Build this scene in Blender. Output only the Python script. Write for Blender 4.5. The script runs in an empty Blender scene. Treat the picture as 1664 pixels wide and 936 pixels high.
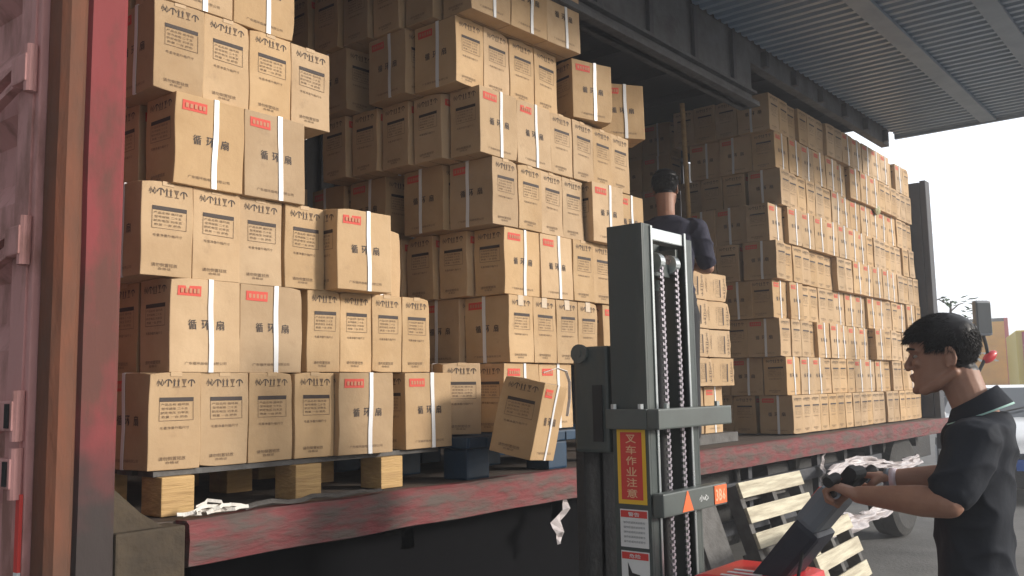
import bpy, bmesh, math, random
from mathutils import Vector, Matrix, noise, Euler
R = math.radians
random.seed(7)
sc = bpy.context.scene
C = sc.collection

# ------------------------------------------------------------------ camera
cam_d = bpy.data.cameras.new('camera'); cam = bpy.data.objects.new('camera', cam_d); C.objects.link(cam)
cam_d.sensor_width = 36; cam_d.lens = 36*1500/1664; cam_d.clip_start = .05; cam_d.clip_end = 2000
yaw, pitch, roll = R(39), math.atan(165/1500), R(1.1)
F = Vector((math.cos(yaw)*math.cos(pitch), math.sin(yaw)*math.cos(pitch), math.sin(pitch)))
R0 = Vector((math.sin(yaw), -math.cos(yaw), 0)); U0 = R0.cross(F)
RR = R0*math.cos(roll)-U0*math.sin(roll); UU = RR.cross(F)
cam.matrix_world = Matrix(((RR.x, UU.x, -F.x, 0), (RR.y, UU.y, -F.y, 0), (RR.z, UU.z, -F.z, 1.55), (0, 0, 0, 1)))
sc.camera = cam

# ------------------------------------------------------------------ light
SUN_EL, SUN_DIR = 18, Vector((.55, -1.0, 0)).normalized()        # low, hazy, from behind the photographer
w = bpy.data.worlds.new("World"); sc.world = w; w.use_nodes = True
nt = w.node_tree; bg = nt.nodes['Background']
sky = nt.nodes.new('ShaderNodeTexSky'); sky.sky_type = 'NISHITA'; sky.sun_disc = False
sky.sun_elevation = R(SUN_EL); sky.sun_rotation = math.atan2(SUN_DIR.x, SUN_DIR.y); sky.dust_density = 4.0; sky.air_density = 1.2
sky.ozone_density = 1.0
# bright white overcast veil over the clear-sky model
mxn = nt.nodes.new('ShaderNodeMix'); mxn.data_type = 'RGBA'; mxn.inputs[0].default_value = .72
nt.links.new(sky.outputs[0], mxn.inputs[6]); mxn.inputs[7].default_value = (10.6, 11.0, 11.6, 1)
# sky dimmed towards -X by hand, to darken the cartons' left sides
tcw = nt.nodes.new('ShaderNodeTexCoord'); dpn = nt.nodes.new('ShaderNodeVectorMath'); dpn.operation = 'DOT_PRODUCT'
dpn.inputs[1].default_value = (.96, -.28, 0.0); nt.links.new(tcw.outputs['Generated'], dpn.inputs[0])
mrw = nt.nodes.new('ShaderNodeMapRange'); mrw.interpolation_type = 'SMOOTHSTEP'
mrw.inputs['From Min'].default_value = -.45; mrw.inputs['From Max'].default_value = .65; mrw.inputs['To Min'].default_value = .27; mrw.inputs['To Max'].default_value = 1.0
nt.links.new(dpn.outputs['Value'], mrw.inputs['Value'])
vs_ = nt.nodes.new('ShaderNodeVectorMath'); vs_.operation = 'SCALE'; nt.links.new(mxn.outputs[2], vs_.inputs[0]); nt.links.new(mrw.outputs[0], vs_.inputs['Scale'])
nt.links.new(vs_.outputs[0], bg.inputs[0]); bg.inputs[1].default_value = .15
sl = bpy.data.lights.new('sun', 'SUN'); sun = bpy.data.objects.new('sun', sl); C.objects.link(sun)
sl.energy = 3.2; sl.angle = R(9); sl.color = (1, .95, .88)
sd = Vector((SUN_DIR.x*math.cos(R(SUN_EL)), SUN_DIR.y*math.cos(R(SUN_EL)), math.sin(R(SUN_EL))))
sun.rotation_euler = sd.to_track_quat('Z', 'Y').to_euler()
sc.view_settings.view_transform = 'Standard'; sc.view_settings.look = 'None'
sc.view_settings.exposure = .14; sc.view_settings.gamma = 1

# ------------------------------------------------------------------ materials
def mat(name, col, rough=.7, col2=None, scale=6, metal=0, bump=0, bscale=40, coat=0, per_object=0, thr=None, detail=6, stretch=None):
    m = bpy.data.materials.new(name); m.use_nodes = True; n = m.node_tree.nodes; L = m.node_tree.links
    b = n['Principled BSDF']; b.inputs['Roughness'].default_value = rough; b.inputs['Metallic'].default_value = metal
    b.inputs['Base Color'].default_value = (*col, 1); b.inputs['Coat Weight'].default_value = coat
    tc = n.new('ShaderNodeTexCoord'); src = tc.outputs['Object']
    if stretch:
        mp = n.new('ShaderNodeMapping'); mp.inputs['Scale'].default_value = stretch; L.new(src, mp.inputs[0]); src = mp.outputs[0]
    if per_object:
        oi0 = n.new('ShaderNodeObjectInfo'); ml = n.new('ShaderNodeMath'); ml.operation = 'MULTIPLY'; ml.inputs[1].default_value = 60
        va_ = n.new('ShaderNodeVectorMath'); L.new(oi0.outputs['Random'], ml.inputs[0]); L.new(src, va_.inputs[0]); L.new(ml.outputs[0], va_.inputs[1]); src = va_.outputs[0]
    out = None
    if col2:
        t = n.new('ShaderNodeTexNoise'); t.inputs['Scale'].default_value = scale; t.inputs['Detail'].default_value = detail
        t.inputs['Roughness'].default_value = .6
        L.new(src, t.inputs['Vector'])
        r = n.new('ShaderNodeValToRGB'); lo, hi = thr or (.35, .68)
        r.color_ramp.elements[0].position = lo; r.color_ramp.elements[1].position = hi
        r.color_ramp.elements[0].color = (*col, 1); r.color_ramp.elements[1].color = (*col2, 1)
        L.new(t.outputs['Fac'], r.inputs[0]); out = r.outputs[0]
        rr = n.new('ShaderNodeMapRange'); rr.inputs['To Min'].default_value = max(.05, rough-.12); rr.inputs['To Max'].default_value = min(1, rough+.12)
        L.new(t.outputs['Fac'], rr.inputs['Value']); L.new(rr.outputs[0], b.inputs['Roughness'])
    if per_object:
        oi = n.new('ShaderNodeObjectInfo'); hs = n.new('ShaderNodeHueSaturation')
        mr = n.new('ShaderNodeMapRange'); mr.inputs['To Min'].default_value = 1-per_object; mr.inputs['To Max'].default_value = 1+per_object
        L.new(oi.outputs['Random'], mr.inputs['Value']); L.new(mr.outputs[0], hs.inputs['Value'])
        m2 = n.new('ShaderNodeMath'); m2.operation = 'MULTIPLY'; m2.inputs[1].default_value = 7.31; L.new(oi.outputs['Random'], m2.inputs[0])
        m3 = n.new('ShaderNodeMath'); m3.operation = 'FRACT'; L.new(m2.outputs[0], m3.inputs[0])
        m4 = n.new('ShaderNodeMapRange'); m4.inputs['To Min'].default_value = .94; m4.inputs['To Max'].default_value = 1.1
        L.new(m3.outputs[0], m4.inputs['Value']); L.new(m4.outputs[0], hs.inputs['Saturation'])
        if out: L.new(out, hs.inputs['Color'])
        else: hs.inputs['Color'].default_value = (*col, 1)
        out = hs.outputs[0]
        sn = n.new('ShaderNodeTexNoise'); sn.inputs['Scale'].default_value = 7; sn.inputs['Detail'].default_value = 12; sn.inputs['Roughness'].default_value = .75
        L.new(src, sn.inputs['Vector']); sr = n.new('ShaderNodeMapRange'); sr.inputs['From Min'].default_value = .58; sr.inputs['From Max'].default_value = .72; sr.inputs['To Max'].default_value = .38
        L.new(sn.outputs['Fac'], sr.inputs['Value']); sm = n.new('ShaderNodeMix'); sm.data_type = 'RGBA'; sm.inputs[7].default_value = (col[0]*.5, col[1]*.48, col[2]*.5, 1)
        L.new(sr.outputs[0], sm.inputs[0]); L.new(out, sm.inputs[6]); out = sm.outputs[2]
    if out: L.new(out, b.inputs['Base Color'])
    if bump:
        t2 = n.new('ShaderNodeTexNoise'); t2.inputs['Scale'].default_value = bscale; t2.inputs['Detail'].default_value = 5
        L.new(src, t2.inputs['Vector'])
        bp = n.new('ShaderNodeBump'); bp.inputs['Strength'].default_value = bump; bp.inputs['Distance'].default_value = .02
        L.new(t2.outputs['Fac'], bp.inputs['Height']); L.new(bp.outputs[0], b.inputs['Normal'])
    return m
M = dict(
 card=mat('cardboard', (.53, .372, .222), .75, (.45, .305, .175), 4, bump=.35, bscale=9, per_object=.12),
 ink=mat('carton_ink', (.05, .035, .03), .7), greyink=mat('faded_ink', (.15, .095, .055), .75),
 tableink=mat('label_panel', (.42, .27, .14), .75), redink=mat('red_ink', (.62, .075, .05), .7), redtext=mat('red_text', (.5, .22, .12), .7),
 strap=mat('white_strap', (.78, .78, .79), .3), tape=mat('clear_tape', (.49, .325, .17), .55), tapeg=mat('glossy_tape', (.55, .42, .28), .14, coat=1),
 redpaint=mat('worn_red_paint', (.23, .05, .052), .75, (.13, .055, .045), 4.5, bump=.3, bscale=14, thr=(.46, .60), detail=10, stretch=(1, 1, .45)),
 dirtpaint=mat('grimy_red_paint', (.05, .038, .036), .85, (.10, .04, .04), 3, bump=.5, bscale=20, thr=(.5, .72)),
 rust=mat('rusty_brown_paint', (.21, .075, .042), .8, (.10, .062, .045), 5, bump=.4, bscale=18, stretch=(1, 1, .3)),
 pink=mat('faded_pink_paint', (.56, .29, .275), .7, (.30, .15, .125), 7, bump=.4, bscale=16, stretch=(1, 1, .4), thr=(.48, .66), detail=9),
 sill=mat('scuffed_red_sill', (.20, .058, .06), .8, (.12, .092, .082), 13, bump=.7, bscale=26, thr=(.42, .60), detail=12, stretch=(.35, 1, 1.3)),
 brown=mat('dirty_brown_steel', (.055, .043, .032), .9, (.095, .072, .048), 6, bump=.6, bscale=18),
 dark=mat('dark_chassis_paint', (.018, .018, .02), .7, (.035, .033, .03), 6, bump=.3),
 inner=mat('dark_inner_steel', (.035, .04, .05), .65, (.06, .06, .068), 4, bump=.2),
 rail=mat('dark_rail_steel', (.11, .115, .125), .6, (.06, .06, .065), 5, bump=.3, bscale=20),
 canopy=mat('blue_grey_corrugated', (.16, .235, .33), .33, (.21, .285, .37), 3, bump=.15, bscale=10),
 stiff=mat('grey_stiffener', (.22, .28, .35), .5, (.18, .235, .30), 4),
 floorm=mat('worn_plywood_floor', (.11, .08, .06), .8, (.07, .055, .045), 8, bump=.3),
 concrete=mat('yard_concrete', (.17, .165, .155), .9, (.12, .115, .11), 1.6, bump=.3, bscale=30),
 wood=mat('pallet_wood', (.56, .36, .15), .75, (.42, .26, .11), 14, bump=.4, bscale=30, stretch=(.3, 1, 3)),
 paleboard=mat('pale_pallet_wood', (.66, .61, .46), .75, (.38, .33, .24), 13, bump=.3, bscale=30, stretch=(.25, 1, 3)),
 greyboard=mat('weathered_board', (.13, .125, .12), .8, (.08, .075, .07), 10, bump=.3),
 blue=mat('blue_plastic', (.005, .038, .085), .5, (.004, .025, .055), 8),
 mast=mat('dark_green_grey_paint', (.046, .060, .058), .42, (.085, .098, .09), 7, bump=.12, bscale=30, thr=(.45, .75), detail=12, stretch=(1, 1, .35)),
 mastlt=mat('grey_green_paint', (.10, .118, .11), .42, (.085, .095, .09), 6),
 steel=mat('bright_steel', (.62, .66, .66), .3, (.45, .48, .48), 12, metal=.85),
 chain=mat('oily_chain_steel', (.36, .33, .37), .4, metal=.6), black=mat('shade_black', (.006, .006, .007), .95), hole=mat('black_rubber', (.015, .015, .016), .75),
 yellow=mat('sticker_yellow', (.8, .5, .03), .5), stred=mat('sticker_red', (.65, .05, .04), .5), stwhite=mat('sticker_white', (.72, .74, .74), .5),
 stgold=mat('sticker_pale_text', (.8, .5, .3), .5), orange=mat('orange_label', (.85, .16, .04), .45),
 redplastic=mat('glossy_red_plastic', (.62, .012, .018), .4, coat=.15), grey=mat('grey_plastic', (.16, .18, .21), .45),
 navy=mat('dark_navy_plastic', (.012, .015, .028), .5, bump=.1),
 skin=mat('skin', (.36, .19, .125), .55, (.30, .15, .10), 14, bump=.06, bscale=80), hair=mat('black_hair', (.012, .011, .012), .42),
 shirt=mat('dark_polo_fabric', (.012, .015, .022), .85, (.016, .019, .027), 9, bump=.45, bscale=7), trim=mat('green_white_trim', (.35, .55, .50), .7),
 navyshirt=mat('navy_shirt_fabric', (.022, .022, .045), .85, bump=.4, bscale=8), trouser=mat('dark_trousers', (.02, .021, .025), .85, bump=.3, bscale=8),
 shoe=mat('black_shoes', (.02, .02, .02), .5), eye=mat('eye_white', (.35, .31, .28), .4), iris=mat('dark_iris', (.02, .012, .01), .2), slotm=mat('dark_slot', (.012, .01, .01), .9), lip=mat('lips', (.36, .15, .12), .5),
 bracelet=mat('pale_band', (.75, .62, .66), .35), white=mat('white_car_paint', (.82, .82, .82), .3, coat=.6), glass=mat('car_glass', (.05, .06, .07), .1),
 film=mat('pale_plastic_film', (.6, .55, .55), .3, (.42, .38, .38), 14, bump=.4, bscale=20), cloth=mat('white_rag', (.72, .68, .62), .7, bump=.4),
 ycont=mat('yellow_container_paint', (.95, .50, .008), .55, (.85, .43, .008), 3), yel2=mat('bright_yellow_paint', (.88, .66, .04), .5), plate=mat('blue_plate', (.02, .12, .5), .4),
 leaf=mat('green_leaf', (.05, .10, .05), .5, (.08, .14, .05), 8), bark=mat('bark', (.10, .08, .07), .85, bump=.5), soil=mat('pot_clay', (.25, .12, .07), .8),
 silver=mat('silver_lamp', (.6, .62, .65), .2, metal=.5), tyre=mat('tyre_rubber', (.03, .03, .03), .85, (.06, .058, .055), 8, bump=.3), foam=mat('yellowed_sponge', (.45, .42, .25), .9, bump=.6),
)

def grime_foot(m, dirt, z0, z1):
    n = m.node_tree.nodes; L = m.node_tree.links; b = n['Principled BSDF']; src = b.inputs['Base Color'].links[0].from_socket
    ge = n.new('ShaderNodeNewGeometry'); sx = n.new('ShaderNodeSeparateXYZ'); L.new(ge.outputs['Position'], sx.inputs[0])
    nz = n.new('ShaderNodeTexNoise'); nz.inputs['Scale'].default_value = 4; nz.inputs['Detail'].default_value = 7; L.new(ge.outputs['Position'], nz.inputs['Vector'])
    ad = n.new('ShaderNodeMath'); ad.operation = 'MULTIPLY_ADD'; ad.inputs[1].default_value = -1.1; L.new(nz.outputs['Fac'], ad.inputs[0]); L.new(sx.outputs['Z'], ad.inputs[2])
    mr = n.new('ShaderNodeMapRange'); mr.interpolation_type = 'SMOOTHSTEP'; mr.inputs['From Min'].default_value = z0-.55; mr.inputs['From Max'].default_value = z1-.55
    L.new(ad.outputs[0], mr.inputs['Value']); mx = n.new('ShaderNodeMix'); mx.data_type = 'RGBA'; mx.inputs[6].default_value = (*dirt, 1)
    L.new(mr.outputs[0], mx.inputs[0]); L.new(src, mx.inputs[7]); L.new(mx.outputs[2], b.inputs['Base Color'])
    b.inputs['Specular IOR Level'].default_value = .2
grime_foot(M['redpaint'], (.05, .04, .038), 1.15, 1.75); grime_foot(M['rust'], (.11, .06, .042), .8, 1.3)
for k_ in ('sill', 'brown', 'card', 'pink', 'rail', 'hair', 'shirt'): M[k_].node_tree.nodes['Principled BSDF'].inputs['Specular IOR Level'].default_value = .25
# near-black for the underbody shade panel, barely reflects
M['black'].node_tree.nodes['Principled BSDF'].inputs['Specular IOR Level'].default_value = .05

# ------------------------------------------------------------------ mesh helpers
def mesh_obj(name, bm, mats, parent=None, smooth=False):
    me = bpy.data.meshes.new(name); bm.normal_update(); bm.to_mesh(me); bm.free()
    for m in (mats if isinstance(mats, (list, tuple)) else [mats]): me.materials.append(m)
    if smooth:
        for p in me.polygons: p.use_smooth = True
    o = bpy.data.objects.new(name, me); C.objects.link(o); o.parent = parent
    return o
def thing(name, label, cat, loc=(0, 0, 0), rz=0, group=None):
    o = bpy.data.objects.new(name, None); C.objects.link(o); o.location = loc; o.rotation_euler = (0, 0, rz)
    return tag(o, label, cat, group)
def tag(o, label, cat, group=None):
    o['label'] = label; o['category'] = cat
    if group: o['group'] = group
    return o
def box(bm, x0, x1, y0, y1, z0, z1, mi=0, bev=0, mx=None):
    n0 = len(bm.faces)
    v = [bm.verts.new((x, y, z)) for x in (x0, x1) for y in (y0, y1) for z in (z0, z1)]
    fs = [bm.faces.new([v[i] for i in q]) for q in ((0, 1, 3, 2), (4, 6, 7, 5), (0, 4, 5, 1), (2, 3, 7, 6), (0, 2, 6, 4), (1, 5, 7, 3))]
    vs = v
    if bev:
        r = bmesh.ops.bevel(bm, geom=list({e for f in fs for e in f.edges}), offset=bev, segments=2, affect='EDGES', profile=.6)
        fs = list({f for f in r['faces']} | {f for f in fs if f.is_valid}); vs = list({x for f in fs for x in f.verts})
    for f in fs: f.material_index = mi
    if mx is not None:
        for x in vs: x.co = mx @ x.co
    return vs
def quad(bm, pts, mi=0):
    f = bm.faces.new([bm.verts.new(p) for p in pts]); f.material_index = mi; return f
def frame(d):
    d = Vector(d).normalized(); a = Vector((0, 0, 1)) if abs(d.z) < .9 else Vector((1, 0, 0))
    u = d.cross(a).normalized(); return u, d.cross(u).normalized()
def tube(bm, pts, rad, seg=10, mi=0, cap=True):
    pts = [Vector(p) for p in pts]; rad = rad if isinstance(rad, (list, tuple)) else [rad]*len(pts)
    rings = []; u = None
    for i, p in enumerate(pts):
        d = pts[min(i+1, len(pts)-1)]-pts[max(i-1, 0)]
        if u is None: u, v = frame(d)
        else:
            dn = d.normalized(); u = (u-dn*u.dot(dn)).normalized(); v = dn.cross(u).normalized()
        rings.append([bm.verts.new(p+(u*math.cos(a)+v*math.sin(a))*rad[i]) for a in [2*math.pi*k/seg for k in range(seg)]])
    for a, b in zip(rings, rings[1:]):
        for k in range(seg): bm.faces.new((a[k], a[(k+1) % seg], b[(k+1) % seg], b[k])).material_index = mi
    if cap:
        bm.faces.new(rings[0][::-1]).material_index = mi; bm.faces.new(rings[-1]).material_index = mi
def ball(bm, c, r, sub=2, rot=None):
    r = r if isinstance(r, (tuple, list)) else (r, r, r)
    m = Matrix.Translation(c) @ (rot.to_matrix().to_4x4() if rot else Matrix()) @ Matrix.Diagonal((*r, 1))
    bmesh.ops.create_icosphere(bm, subdivisions=sub, radius=1, matrix=m)
def limb(bm, pts):                                  # pts: [(x,y,z,r), ...] closed tapered tube with ball joints
    tube(bm, [p[:3] for p in pts], [p[3] for p in pts], 16)
    for p in pts: ball(bm, p[:3], p[3]*.995)
def loft(bm, secs, seg=28, pw=2.3):                 # secs: (cx, cy, z, rx, ry)
    rings = []
    for cx, cy, z, rx, ry in secs:
        ring = []
        for k in range(seg):
            a = 2*math.pi*k/seg; c, s = math.cos(a), math.sin(a)
            ring.append(bm.verts.new((cx+rx*math.copysign(abs(c)**(2/pw), c), cy+ry*math.copysign(abs(s)**(2/pw), s), z)))
        rings.append(ring)
    for a, b in zip(rings, rings[1:]):
        for k in range(seg): bm.faces.new((a[k], a[(k+1) % seg], b[(k+1) % seg], b[k]))
    bm.faces.new(rings[0][::-1]); bm.faces.new(rings[-1])
def remesh(name, bm, mats, voxel, parent=None, smooth_it=6):
    tmp = mesh_obj(name+'_t', bm, mats)
    m = tmp.modifiers.new('r', 'REMESH'); m.mode = 'VOXEL'; m.voxel_size = voxel; m.use_smooth_shade = True
    s = tmp.modifiers.new('s', 'SMOOTH'); s.factor = .5; s.iterations = smooth_it
    dg = bpy.context.evaluated_depsgraph_get()
    me = bpy.data.meshes.new_from_object(tmp.evaluated_get(dg)); me.name = name
    old = tmp.data; bpy.data.objects.remove(tmp); bpy.data.meshes.remove(old)
    me.materials.clear()
    for x in (mats if isinstance(mats, (list, tuple)) else [mats]): me.materials.append(x)
    for p in me.polygons: p.use_smooth = True; p.material_index = 0
    o = bpy.data.objects.new(name, me); C.objects.link(o); o.parent = parent
    return o
_tc = {}
def text_geo(s, size=1.0, bold=0.0):                # -> verts, faces centred on x, baseline centred on y, unit height
    key = (s, bold)
    if key not in _tc:
        cu = bpy.data.curves.new('t', 'FONT'); cu.body = s; cu.size = 1; cu.resolution_u = 1; cu.align_x = 'CENTER'; cu.align_y = 'CENTER'; cu.offset = bold
        ob = bpy.data.objects.new('t', cu); C.objects.link(ob)
        dg = bpy.context.evaluated_depsgraph_get(); me = bpy.data.meshes.new_from_object(ob.evaluated_get(dg))
        vs = [v.co.copy() for v in me.vertices]; fs = [tuple(p.vertices) for p in me.polygons]
        bpy.data.objects.remove(ob); bpy.data.curves.remove(cu); bpy.data.meshes.remove(me)
        x0, x1 = min(v.x for v in vs), max(v.x for v in vs); y0, y1 = min(v.y for v in vs), max(v.y for v in vs)
        vs = [((v.x-(x0+x1)/2)/(x1-x0), (v.y-(y0+y1)/2)/(y1-y0)) for v in vs]
        _tc[key] = (vs, fs, (x1-x0)/(y1-y0))
    return _tc[key]
def put_text(bm, s, o, u, v, wd, ht, mi, bold=0.0): # centre o, axes u,v (unit vectors), width and height in metres
    vs, fs, _ = text_geo(s, 1, bold); o, u, v = Vector(o), Vector(u), Vector(v)
    if wd is None: wd = ht*_
    bv = [bm.verts.new(o+u*(a*wd)+v*(b*ht)) for a, b in vs]
    for f in fs:
        try: bm.faces.new([bv[i] for i in f]).material_index = mi
        except ValueError: pass

# ------------------------------------------------------------------ ground
bm = bmesh.new(); quad(bm, [(-400, -400, 0), (400, -400, 0), (400, 400, 0), (-400, 400, 0)])
g = mesh_obj('ground', bm, M['concrete']); g['kind'] = 'structure'

# ------------------------------------------------------------------ container truck
FL = 1.14                                           # load floor height
truck = thing('container_truck', 'long red container truck with its side wing open, loaded with cartons', 'truck', (6, 2.77, 0))
TI = Matrix.Translation((-6, -2.77, 0))
def tp(name, bm, m, parent=None, smooth=False):
    if parent is None or parent is truck:
        bm.transform(TI); return mesh_obj(name, bm, m, truck, smooth)
    bm.transform(TI); return mesh_obj(name, bm, m, parent, smooth)
bm = bmesh.new(); box(bm, 1.35, 11.2, 2.85, 5.2, 1.03, FL); tp('load_floor', bm, M['floorm'])
# side sill, slightly wavy and dented along its length
bm = bmesh.new()
n = 120; rows = []
for i in range(n+1):
    x = 1.72+(11.2-1.72)*i/n
    d = .012*noise.noise((x*2.3, 0, 0))+.006*noise.noise((x*9, 3, 0)); e = .008*noise.noise((x*3.1, 7, 0))
    rows.append([bm.verts.new(p) for p in ((x, 2.85, FL+.004+e), (x, 2.785, FL+.006+e), (x, 2.768+d*.4, FL-.006+e), (x, 2.762+d, 1.08), (x, 2.768+d*.5, 1.0+e*.7), (x, 2.80, .992+e*.7), (x, 2.85, .995))])
for a, b in zip(rows, rows[1:]):
    for k in range(7): bm.faces.new((a[k], a[(k+1) % 7], b[(k+1) % 7], b[k]))
bm.faces.new(rows[0]); bm.faces.new(rows[-1][::-1])
tp('side_sill', bm, M['sill'], smooth=False)
# corner casting / gusset at the foot of the post
bm = bmesh.new()
box(bm, 1.464, 1.70, 2.755, 2.87, .90, 1.135, bev=.008)
v = [(1.463, 1.136), (1.63, 1.136), (1.55, 1.19), (1.463, 1.27)]
a = [bm.verts.new((x, 2.775, z)) for x, z in v]; b = [bm.verts.new((x, 2.86, z)) for x, z in v]
bm.faces.new(a); bm.faces.new(b[::-1])
for k in range(4): bm.faces.new((a[k], b[k], b[(k+1) % 4], a[(k+1) % 4]))
box(bm, 1.31, 1.62, 2.80, 2.86, .70, .955, bev=.006)
tp('corner_casting', bm, M['brown'])
# near corner post: pressed profile with a groove
def post(x0, x1, ms, z0=.70, z1=4.22, s=1):
    bm = bmesh.new(); W_ = x1-x0
    prof = [(0, .02), (.02, 0), (.062, 0), (.068, .010), (.076, .010), (.084, -.006), (W_-.012, -.006), (W_, 0), (W_, .10), (0, .10)]
    nz = 40; rr = []
    for i in range(nz+1):
        z = z0+(z1-z0)*i/nz
        rr.append([bm.verts.new((x0+px if s > 0 else x1-px, 2.765+py+.004*noise.noise((px*8, z*3, 1)), z)) for px, py in prof])
    L_ = len(prof)
    for a, b in zip(rr, rr[1:]):
        for k in range(L_):
            f = bm.faces.new((a[k], a[(k+1) % L_], b[(k+1) % L_], b[k]))
            zc = f.calc_center_median().z
            f.material_index = 1 if k < 4 or k == 9 else 0
    bm.faces.new(rr[0][::-1]); bm.faces.new(rr[-1])
    return tp('corner_post', bm, ms)
post(1.262, 1.462, [M['redpaint'], M['rust'], M['dirtpaint']])
bm = bmesh.new(); box(bm, 11.13, 11.30, 2.86, 2.925, .8, 3.86, bev=.008); tp('corner_post', bm, M['inner'])
# rear end: frame, corrugated leaf, hinges
endw = tp('end_door', (lambda b_: (box(b_, 1.240, 1.30, 2.872, 3.02, .72, 4.2, bev=.006), box(b_, 1.233, 1.242, 2.90, 2.93, .9, 4.1, bev=.001), b_)[-1])(bmesh.new()), M['pink'])
bm = bmesh.new()
prof = []; z = .72
per = .475
zs = []
k = 0
base = 2.655-4*per
while base+k*per < 4.2:
    b0 = base+k*per
    zs += [(b0, 1.275), (b0+.10, 1.345), (b0+.235, 1.345), (b0+.30, 1.275)]
    k += 1
for y0, y1 in ((3.021, 5.2),):
    a = [bm.verts.new((x, y0, z)) for z, x in zs]; b = [bm.verts.new((x, y1, z)) for z, x in zs]
    for i in range(len(zs)-1): bm.faces.new((a[i], a[i+1], b[i+1], b[i]))
tp('corrugated_leaf', bm, M['pink'], endw)
for hz in (2.57, 2.03, 1.50, 1.33):
    bm = bmesh.new()
    box(bm, 1.20, 1.239, 2.885, 2.985, hz-.045, hz+.045, bev=.006)
    tube(bm, [(1.222, 2.895, hz-.075), (1.222, 2.895, hz+.075)], .019, 12)
    for q in (-.033, .033):
        vs = [(1.212, 2.98, hz+q), (1.212, 3.30, hz-.07+q), (1.25, 3.30, hz-.07+q), (1.238, 2.98, hz+q)]
        lo = [bm.verts.new((x, y, z_-.007)) for x, y, z_ in vs]; hi = [bm.verts.new((x, y, z_+.007)) for x, y, z_ in vs]
        bm.faces.new(lo[::-1]); bm.faces.new(hi)
        for i in range(4): bm.faces.new((lo[i], lo[(i+1) % 4], hi[(i+1) % 4], hi[i]))
    hg = tp('hinge', bm, M['pink'], endw)
    if hz < 1.9:
        bm = bmesh.new(); box(bm, 1.196, 1.2, 2.897, 2.925, hz-.036, hz+.036); bm.transform(TI); mesh_obj('slot', bm, M['slotm'], truck)
bm = bmesh.new(); box(bm, 1.229, 1.239, 2.874, 2.899, 1.045, 1.27, 0); box(bm, 1.229, 1.239, 2.874, 2.899, .80, 1.0448, 1)
tp('reflective_strip', bm, [M['stred'], M['stwhite']], endw)
for f in truck.children[-1:]: pass
# far side wall, nose wall and roof (dark inside)
bm = bmesh.new()
for i in range(66):
    x = 1.35+i*.15
    box(bm, x, x+.075, 5.14, 5.2, FL, 4.2); box(bm, x+.075, x+.15, 5.18, 5.22, FL, 4.2)
tp('far_side_wall', bm, M['inner'])
bm = bmesh.new(); box(bm, 11.12, 11.2, 2.93, 5.14, FL+.002, 3.84); tp('nose_wall', bm, M['inner'])
bm = bmesh.new(); box(bm, 1.30, 9.7, 2.9, 5.25, 4.205, 4.25)
for i in range(12): box(bm, 1.7+i*.7, 1.76+i*.7, 2.9, 5.14, 4.13, 4.203)
tp('roof', bm, M['inner'])
bm = bmesh.new()
box(bm, 1.49, 6.35, 2.80, 2.90, 3.60, 4.20, bev=.004); box(bm, 1.49, 6.35, 2.74, 2.86, 3.60, 3.635, bev=.004); box(bm, 1.49, 6.35, 2.76, 2.80, 3.70, 3.72)
tp('top_rail', bm, M['rail'])
bm = bmesh.new(); box(bm, 6.352, 9.72, 2.82, 2.90, 3.97, 4.20, bev=.004); tp('top_rail', bm, M['rail'])
for i in range(14):
    x = 1.9+i*.585
    bm = bmesh.new(); zz = 3.72 if x < 6.3 else 3.80
    box(bm, x, x+.05, 2.77, 2.798 if x < 6.3 else 2.818, zz if x < 6.3 else 3.98, 4.10, bev=.004)
    tp('rail_bracket', bm, M['inner'])
# raised wing: corrugated panel standing out over the yard
bm = bmesh.new(); pts = []
x = 1.3; i = 0; p = .108
while x < 9.85:
    pts += [(x, 4.10), (x+.042, 4.10), (x+.056, 4.128), (x+.094, 4.128)]; x += p
rowsY = [2.775, 2.2, 1.6, 1.0]
for ya, yb in zip(rowsY, rowsY[1:]):
    va = [bm.verts.new((x, ya, z)) for x, z in pts]; vb = [bm.verts.new((x, yb, z)) for x, z in pts]
    for i in range(len(pts)-1): bm.faces.new((va[i], va[i+1], vb[i+1], vb[i]))
wing = tp('wing_panel', bm, M['canopy'])
for yy in (1.90, 1.25):
    bm = bmesh.new(); box(bm, 1.3, 9.8, yy-.07, yy+.07, 4.07, 4.096, bev=.003); tp('stiffener', bm, M['stiff'], wing)
bm = bmesh.new(); box(bm, 9.84, 9.88, .97, 2.80, 4.07, 4.16, bev=.004); tp('edge_frame', bm, M['stiff'], wing)
bm = bmesh.new(); box(bm, 1.28, 9.88, .95, .998, 4.05, 4.16, bev=.004); tp('edge_frame', bm, M['stiff'], wing)
bm = bmesh.new(); box(bm, 1.28, 9.88, .95, 2.9, 4.166, 4.185); tp('outer_skin', bm, M['canopy'], wing)
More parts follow.
